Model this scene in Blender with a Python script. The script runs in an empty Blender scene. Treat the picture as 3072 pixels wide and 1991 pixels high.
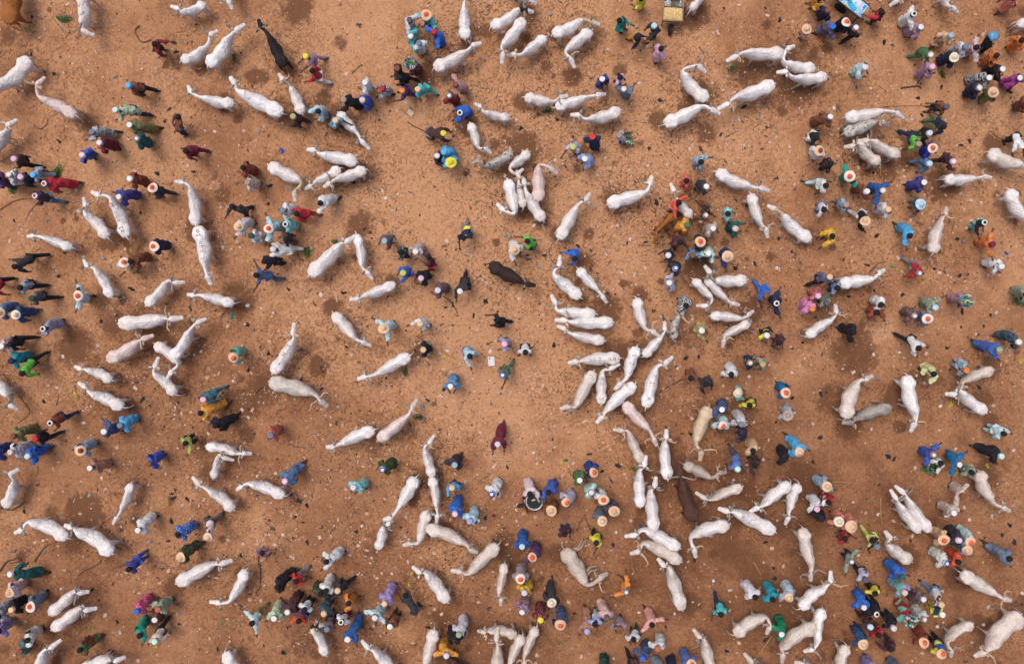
import bpy, bmesh, math, random
import numpy as np
from mathutils import Vector, Matrix, noise
from mathutils.bvhtree import BVHTree

random.seed(7)
np.random.seed(7)
SC = bpy.context.scene
COL = SC.collection

# ---------------------------------------------------------------- camera, sky, sun, exposure
CAM_H = 36.0
PPM = 3072 / 39.0                       # photo pixels per metre on the ground
cam_data = bpy.data.cameras.new('camera')
cam = bpy.data.objects.new('camera', cam_data)
COL.objects.link(cam)
cam.location = (0, 0, CAM_H)
cam_data.sensor_width = 36
cam_data.lens = 36 * 36 / 39
cam_data.clip_end = 600
SC.camera = cam

SUN_EL, SUN_AZ = math.radians(72), math.radians(-50)   # azimuth measured clockwise from +Y (top of the picture)
world = bpy.data.worlds.new('World')
SC.world = world
world.use_nodes = True
wn = world.node_tree
bg = wn.nodes['Background']
sky = wn.nodes.new('ShaderNodeTexSky')
sky.sky_type = 'NISHITA'
sky.sun_disc = False
sky.sun_elevation = SUN_EL
sky.sun_rotation = SUN_AZ
sky.air_density = 1.0
sky.dust_density = 5.0
sky.ozone_density = 1.0
wn.links.new(sky.outputs[0], bg.inputs[0])
bg.inputs[1].default_value = 0.125

sun_data = bpy.data.lights.new('sun', 'SUN')
sun_data.energy = 1.3
sun_data.angle = math.radians(22)
sun_data.color = (1.0, 0.95, 0.88)
sun = bpy.data.objects.new('sun', sun_data)
COL.objects.link(sun)
sdir = Vector((math.sin(SUN_AZ) * math.cos(SUN_EL), math.cos(SUN_AZ) * math.cos(SUN_EL), math.sin(SUN_EL)))
sun.rotation_euler = sdir.to_track_quat('Z', 'Y').to_euler()

SC.view_settings.view_transform = 'Standard'
SC.view_settings.look = 'None'
SC.view_settings.exposure = 0.3
SC.view_settings.gamma = 1
SC.view_settings.use_curve_mapping = False
SC.render.engine = 'CYCLES'
SC.cycles.max_bounces = 5

def at(px, py, z=0.0):
    """photo pixel seen at height z -> world x, y"""
    k = (CAM_H - z) / CAM_H / PPM
    return Vector(((px - 1536) * k, (995.5 - py) * k, z))

# ---------------------------------------------------------------- colours and materials
PAL = {  # name: words for labels, sRGB hex
 'black': ('black', '26222a'), 'white': ('white', 'ece6ee'), 'navy': ('navy', '2b2f4c'), 'charcoal': ('charcoal', '3b373d'),
 'brown': ('brown', '7d4a33'), 'blue': ('bright blue', '2462c0'), 'red': ('red', 'b3202c'), 'darkbrown': ('dark brown', '4a3030'),
 'maroon': ('maroon', '6d2236'), 'paleblue': ('pale blue', 'b6cfe2'), 'lightblue': ('light blue', 'a6c6ea'), 'grey': ('grey', '77767c'),
 'denim': ('denim blue', '55759d'), 'slate': ('slate grey', '69768a'), 'yellow': ('yellow', 'f0c818'), 'skyblue': ('sky blue', '46a4dc'),
 'royalblue': ('royal blue', '3a56b0'), 'lightgrey': ('light grey', 'c6c0c6'), 'darkmaroon': ('dark maroon', '52303a'),
 'bluegrey': ('blue-grey', '8fa6b8'), 'slateblue': ('slate blue', '48567e'), 'sage': ('sage green', '8f9c84'), 'mauve': ('mauve', 'a27c90'),
 'cream': ('cream', 'e6dfca'), 'rust': ('rust brown', '8a4030'), 'green': ('green', '4a7048'), 'darkgrey': ('dark grey', '55525a'),
 'beige': ('beige', 'c8b2a4'), 'turquoise': ('turquoise', '44b4b4'), 'taupedark': ('grey-brown', '6a5456'), 'navyblue': ('dark blue', '2c387c'),
 'tealgreen': ('teal green', '1c9a84'), 'seagreen': ('sea green', '6cae9c'), 'purple': ('purple', '5c3868'), 'peach': ('peach', 'e6ae84'),
 'olive': ('olive green', '7a7648'), 'lilac': ('lilac', '9884b8'), 'lavendergrey': ('lavender-grey', 'b4aac0'), 'cobalt': ('cobalt blue', '24589c'),
 'steelblue': ('steel blue', '5a88b0'), 'salmon': ('salmon pink', 'd8826e'), 'orange': ('orange', 'de7830'), 'offwhite': ('off-white', 'dcd6d2'),
 'lavenderwhite': ('lavender-white', 'd2cce0'), 'darkteal': ('dark teal', '1f5c5c'), 'darkgreen': ('dark green', '2c4c40'), 'aqua': ('aqua', '86c8cc'),
 'amber': ('amber', 'd8922c'), 'pinkwhite': ('pink and white', 'e4c8cc'), 'pinkpale': ('pale pink', 'dcbcc0'), 'indigo': ('indigo', '3e3e88'),
 'denimdark': ('dark denim', '2c4e78'), 'bluewhite': ('bluish white', 'b8c6dc'), 'tealgrey': ('teal-grey', '40707a'), 'taupelight': ('light taupe', '9c8c90'),
 'peachbrown': ('peach-brown', 'b07c62'), 'orangered': ('orange-red', 'e4502a'), 'mint': ('mint', 'b4d8cc'), 'mauvepink': ('mauve-pink', 'b48480'),
 'darkslate': ('dark slate', '3c5462'), 'darkolive': ('dark olive', '464a34'), 'cyanteal': ('cyan teal', '1490a2'), 'blackwhite': ('black and white', '8c8890'),
 'tealblue': ('teal blue', '1a6c9c'), 'slatepurple': ('slate purple', '625c7c'), 'redprint': ('red printed', 'a84850'), 'pink': ('pink', 'dca4bc'),
 'periwinkle': ('periwinkle blue', '98a8d8'), 'periblue': ('muted blue', '5470b0'), 'palegreen': ('pale green', 'b2c4a0'), 'mustard': ('mustard', 'd89a20'),
 'lime': ('lime green', 'b4bc5c'), 'lavender': ('lavender', '9a9abe'), 'gold': ('golden yellow', 'dca81c'), 'denimblue': ('strong denim blue', '3a5ca4'),
 'darkred': ('dark red', '842a2e'), 'brightorange': ('bright orange', 'f08024'), 'brightgreen': ('bright green', '5cb43c'), 'terracotta': ('terracotta', 'b46048'),
 'tealprint': ('teal and white', '4a88a0'), 'salmonpale': ('pale salmon', 'd89a90'), 'redwhite': ('red and pink', 'cc9c94'), 'pinkbright': ('bright pink', 'd880b4'),
 'navypurple': ('navy-purple', '3c3450'), 'moss': ('moss green', '5e6a54'), 'magenta': ('magenta', '9a3488'), 'khaki': ('khaki', 'a69c64'),
 'hotpink': ('hot pink', 'cc5680'), 'forest': ('forest green', '38502c'), 'emerald': ('emerald green', '0c8458'), 'deepblue': ('deep blue', '2c34a4'),
 'coral': ('coral red', 'e45c4a'), 'camo': ('camouflage', '6a6c5c'), 'beigepink': ('pinkish beige', 'c8a89e'), 'pinkprint': ('pink printed', 'c07868'),
 'paleyellow': ('pale yellow', 'dcd898'), 'maroonwhite': ('maroon and white', '9c7478'), 'greyblue': ('grey-blue', '8894a4'), 'brightred': ('vivid red', 'e82a20'),
 'taupe': ('taupe', '9c8478'), 'whitebrown': ('white-topped brown', 'd8ccc8'), 'blueringed': ('blue and white', '6478b8'), 'striped': ('ringed black and beige', 'c8bca8'),
 'print': ('patterned', '9c7c98'), 'mud': ('mud brown', '6a4430'), 'silver': ('silvery', 'c8ccd4'), 'teal': ('teal', '2c8c84'),
}

def lin(h):
    c = [int(h[i:i + 2], 16) / 255 for i in (0, 2, 4)]
    return [x / 12.92 if x <= .04045 else ((x + .055) / 1.055) ** 2.4 for x in c]

def albedo(name, k=1.26, lo=.016):
    c = lin(PAL[name][1]); g = sum(c) / 3
    return tuple(max(lo, min(.82, (v * .9 + g * .1) * k)) for v in c) + (1,)

MATS = {}
def new_mat(name):
    m = bpy.data.materials.new(name)
    m.use_nodes = True
    nt = m.node_tree
    b = nt.nodes['Principled BSDF']
    b.inputs['Roughness'].default_value = .85
    if 'Specular IOR Level' in b.inputs:
        b.inputs['Specular IOR Level'].default_value = .25
    return m, nt, b

def nd(nt, kind, **kw):
    n = nt.nodes.new(kind)
    for k, v in kw.items():
        if k in n.inputs.keys():
            n.inputs[k].default_value = v
        else:
            setattr(n, k, v)
    return n

def mixc(nt, fac, a, b, mode='MIX'):
    n = nt.nodes.new('ShaderNodeMix'); n.data_type = 'RGBA'; n.blend_type = mode
    for sock, v in ((n.inputs[0], fac), (n.inputs[6], a), (n.inputs[7], b)):
        if isinstance(v, (int, float, tuple)):
            sock.default_value = v
        else:
            nt.links.new(v, sock)
    return n.outputs[2]

def ramp(nt, fac, p0, p1, c0=(0, 0, 0, 1), c1=(1, 1, 1, 1)):
    r = nt.nodes.new('ShaderNodeValToRGB')
    r.color_ramp.elements[0].position = p0; r.color_ramp.elements[0].color = c0
    r.color_ramp.elements[1].position = p1; r.color_ramp.elements[1].color = c1
    nt.links.new(fac, r.inputs[0])
    return r.outputs[0]

def tex_noise(nt, scale, detail=3, rough=.6, vec=None, dist=0):
    n = nd(nt, 'ShaderNodeTexNoise', Scale=scale, Detail=detail, Roughness=rough, Distortion=dist)
    if vec is not None:
        nt.links.new(vec, n.inputs['Vector'])
    return n.outputs['Fac']

def bump(nt, b, h, strength=.5, dist=.02):
    n = nd(nt, 'ShaderNodeBump', Strength=strength, Distance=dist)
    nt.links.new(h, n.inputs['Height'])
    nt.links.new(n.outputs[0], b.inputs['Normal'])

def cloth(spec):
    """spec: colour, or colour+pattern, or colour+colour"""
    if 'cloth_' + spec in MATS:
        return MATS['cloth_' + spec]
    parts = spec.split('+')
    m, nt, b = new_mat('cloth_' + spec)
    tc = nt.nodes.new('ShaderNodeTexCoord').outputs['Object']
    c = albedo(parts[0])
    dark = tuple(v * .62 for v in c[:3]) + (1,)
    nz = tex_noise(nt, 7, 4, .65, tc, 1.0)
    col = mixc(nt, ramp(nt, nz, .4, .68), c, dark)  # fold shading painted into the cloth colour by noise
    if len(parts) > 1:
        p = parts[1]
        wht = (.72, .7, .72, 1)
        if p == 'stripe':
            w = nd(nt, 'ShaderNodeTexWave', Scale=11.0, Distortion=1.5); nt.links.new(tc, w.inputs[0])
            oth = wht if sum(c[:3]) < 1.0 else (.2, .18, .2, 1)
            if parts[0] in ('pinkwhite', 'maroonwhite'):
                oth = (.45, .14, .16, 1) if parts[0] == 'pinkwhite' else wht
            col = mixc(nt, ramp(nt, w.outputs['Fac'], .62, .72), col, oth)
        elif p == 'check':
            k = nd(nt, 'ShaderNodeTexChecker', Scale=22.0); nt.links.new(tc, k.inputs[0])
            col = mixc(nt, k.outputs['Fac'], (.04, .05, .12, 1) if parts[0] == 'bluewhite' else (.03, .03, .03, 1), wht)
        elif p in ('print', 'soft'):
            v = nd(nt, 'ShaderNodeTexVoronoi', Scale=17.0); nt.links.new(tc, v.inputs['Vector'])
            if p == 'print':
                oth = (.45, .25, .2, 1) if parts[0] in ('black', 'mauve', 'maroon', 'taupedark', 'darkbrown') else wht
                col = mixc(nt, ramp(nt, v.outputs['Distance'], .28, .34), oth, col)
        else:
            n2 = tex_noise(nt, 2.2, 1, .4, tc)
            col = mixc(nt, ramp(nt, n2, .5, .53), col, albedo(p))
    nt.links.new(col, b.inputs['Base Color'])
    bump(nt, b, tex_noise(nt, 14, 4, .6, tc, 1.2), 1.0, .05)
    MATS['cloth_' + spec] = m
    return m

def plain(name, rgb, rough=.8, var=.25, scale=9.0, metal=0.0, bmp=.3):
    if name in MATS:
        return MATS[name]
    m, nt, b = new_mat(name)
    tc = nt.nodes.new('ShaderNodeTexCoord').outputs['Object']
    c = tuple(rgb) + (1,)
    if name.startswith('straw_') and len(name) > 8:
        oi = nt.nodes.new('ShaderNodeObjectInfo').outputs['Random']
        wv = nd(nt, 'ShaderNodeTexWave', Scale=9.0, Distortion=.6); wv.wave_type = 'RINGS'; wv.rings_direction = 'Z'; nt.links.new(tc, wv.inputs[0])
        c = mixc(nt, oi, mixc(nt, ramp(nt, wv.outputs['Fac'], .3, .8), c, tuple(v * .82 for v in rgb) + (1,)), tuple(min(.8, v * 1.12 + .05) for v in rgb) + (1,))
    col = mixc(nt, ramp(nt, tex_noise(nt, scale, 4, .6, tc), .3, .7), c, tuple(v * (1 - var) for v in rgb) + (1,))
    nt.links.new(col, b.inputs['Base Color'])
    b.inputs['Roughness'].default_value = rough
    b.inputs['Metallic'].default_value = metal
    if bmp:
        bump(nt, b, tex_noise(nt, scale * 4, 3, .6, tc), bmp, .01)
    MATS[name] = m
    return m

def hide(name, base, dirt, dirt_amt=.5, spots=None, spot_pos=.6):
    """short coat of a cow: base colour, brownish soiling, optional dark blotches; slight change from animal to animal"""
    if name in MATS:
        return MATS[name]
    m, nt, b = new_mat(name)
    tc = nt.nodes.new('ShaderNodeTexCoord').outputs['Object']
    oi = nt.nodes.new('ShaderNodeObjectInfo').outputs['Random']
    big = tex_noise(nt, 2.3, 4, .6, tc, .3)
    lo, hi = .62 - .25 * dirt_amt, .95 - .25 * dirt_amt
    col = mixc(nt, ramp(nt, big, lo, hi), base, dirt)
    tone = tex_noise(nt, 5.5, 4, .65, tc, 1.4)
    col = mixc(nt, ramp(nt, tone, .42, .66, (0, 0, 0, 1), (.75, .75, .75, 1)), col, tuple(v * .8 for v in base[:3]) + (1,))  # greyer coat mottling, also standing in for relief shading in the colour
    streak = tex_noise(nt, 14, 5, .7, tc, 1.2)
    col = mixc(nt, ramp(nt, streak, .55, .74, (0, 0, 0, 1), (.5, .5, .5, 1)), col, tuple(v * .72 for v in dirt[:3]) + (1,))
    col = mixc(nt, oi, col, mixc(nt, .3, col, dirt))
    if spots:
        v = tex_noise(nt, 9, 5, .75, tc, .4)
        col = mixc(nt, ramp(nt, v, spot_pos, spot_pos + .07), col, spots)
    nt.links.new(col, b.inputs['Base Color'])
    sx = nt.nodes.new('ShaderNodeSeparateXYZ'); nt.links.new(tc, sx.inputs[0])
    mr = nd(nt, 'ShaderNodeMapRange'); mr.inputs[1].default_value = .3; mr.inputs[2].default_value = 1.13; mr.inputs[3].default_value = .6; mr.inputs[4].default_value = 0
    nt.links.new(sx.outputs[2], mr.inputs[0])
    col = mixc(nt, mr.outputs[0], col, tuple(v * .55 for v in dirt[:3]) + (1,))     # mud splashed up the legs
    nt.links.new(col, b.inputs['Base Color'])
    b.inputs['Roughness'].default_value = .7
    bump(nt, b, tex_noise(nt, 6, 4, .6, tc, .8), 1.0, .09)
    MATS[name] = m
    return m

# ---------------------------------------------------------------- mesh helpers
class MB:
    def __init__(self):
        self.v = []; self.f = []; self.mi = []
    def add(self, vs, fs, mi=0):
        o = len(self.v); self.v += [tuple(p) for p in vs]
        self.f += [tuple(i + o for i in f) for f in fs]; self.mi += [mi] * len(fs)
    def tube(self, path, radii, n=6, mi=0, caps=True):
        path = [Vector(p) for p in path]
        vs = []; fs = []
        up = None
        for i, p in enumerate(path):
            t = (path[min(i + 1, len(path) - 1)] - path[max(i - 1, 0)]).normalized()
            if up is None:
                up = Vector((0, 0, 1)) if abs(t.z) < .9 else Vector((1, 0, 0))
            s = t.cross(up).normalized(); u = s.cross(t).normalized(); up = u
            for k in range(n):
                a = 2 * math.pi * k / n
                vs.append(p + (s * math.cos(a) + u * math.sin(a)) * radii[i])
        for i in range(len(path) - 1):
            for k in range(n):
                a, b2 = i * n + k, i * n + (k + 1) % n
                fs.append((a, b2, b2 + n, a + n))
        if caps:
            fs.append(tuple(range(n))[::-1]); fs.append(tuple(range((len(path) - 1) * n, len(path) * n)))
        self.add(vs, fs, mi)
    def box(self, c, s, rot=0.0, mi=0):
        c = Vector(c); cs, sn = math.cos(rot), math.sin(rot)
        vs = []
        for z in (-1, 1):
            for x, y in ((-1, -1), (1, -1), (1, 1), (-1, 1)):
                X, Y = x * s[0] / 2, y * s[1] / 2
                vs.append((c.x + X * cs - Y * sn, c.y + X * sn + Y * cs, c.z + z * s[2] / 2))
        self.add(vs, [(3, 2, 1, 0), (4, 5, 6, 7), (0, 1, 5, 4), (1, 2, 6, 5), (2, 3, 7, 6), (3, 0, 4, 7)], mi)
    def lathe(self, c, prof, n=16, mi=0):
        """prof: (radius, height) list"""
        vs = []; fs = []
        for r, z in prof:
            for k in range(n):
                a = 2 * math.pi * k / n
                vs.append((c[0] + r * math.cos(a), c[1] + r * math.sin(a), c[2] + z))
        for i in range(len(prof) - 1):
            for k in range(n):
                a, b2 = i * n + k, i * n + (k + 1) % n
                fs.append((a, b2, b2 + n, a + n))
        fs.append(tuple(range((len(prof) - 1) * n, len(prof) * n)))
        self.add(vs, fs, mi)
    def mesh(self, name, mats, smooth=True):
        me = bpy.data.meshes.new(name)
        me.from_pydata(self.v, [], self.f)
        for m in mats:
            me.materials.append(m)
        if len(mats) > 1:
            me.polygons.foreach_set('material_index', self.mi)
        if smooth:
            me.polygons.foreach_set('use_smooth', [True] * len(me.polygons))
        me.update()
        return me

def link(name, me, parent=None, loc=None):
    o = bpy.data.objects.new(name, me)
    COL.objects.link(o)
    if parent is not None:
        o.parent = parent
    if loc is not None:
        o.location = loc
    return o

THINGS = []   # (object, kind, photo px, photo py, look, short look) : labels are written at the end from these
def register(o, kind, px, py, look, short, cat, group=None):
    o['category'] = cat
    if group:
        o['group'] = group
    THINGS.append(dict(o=o, kind=kind, x=px, y=py, look=look, short=short))

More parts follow.
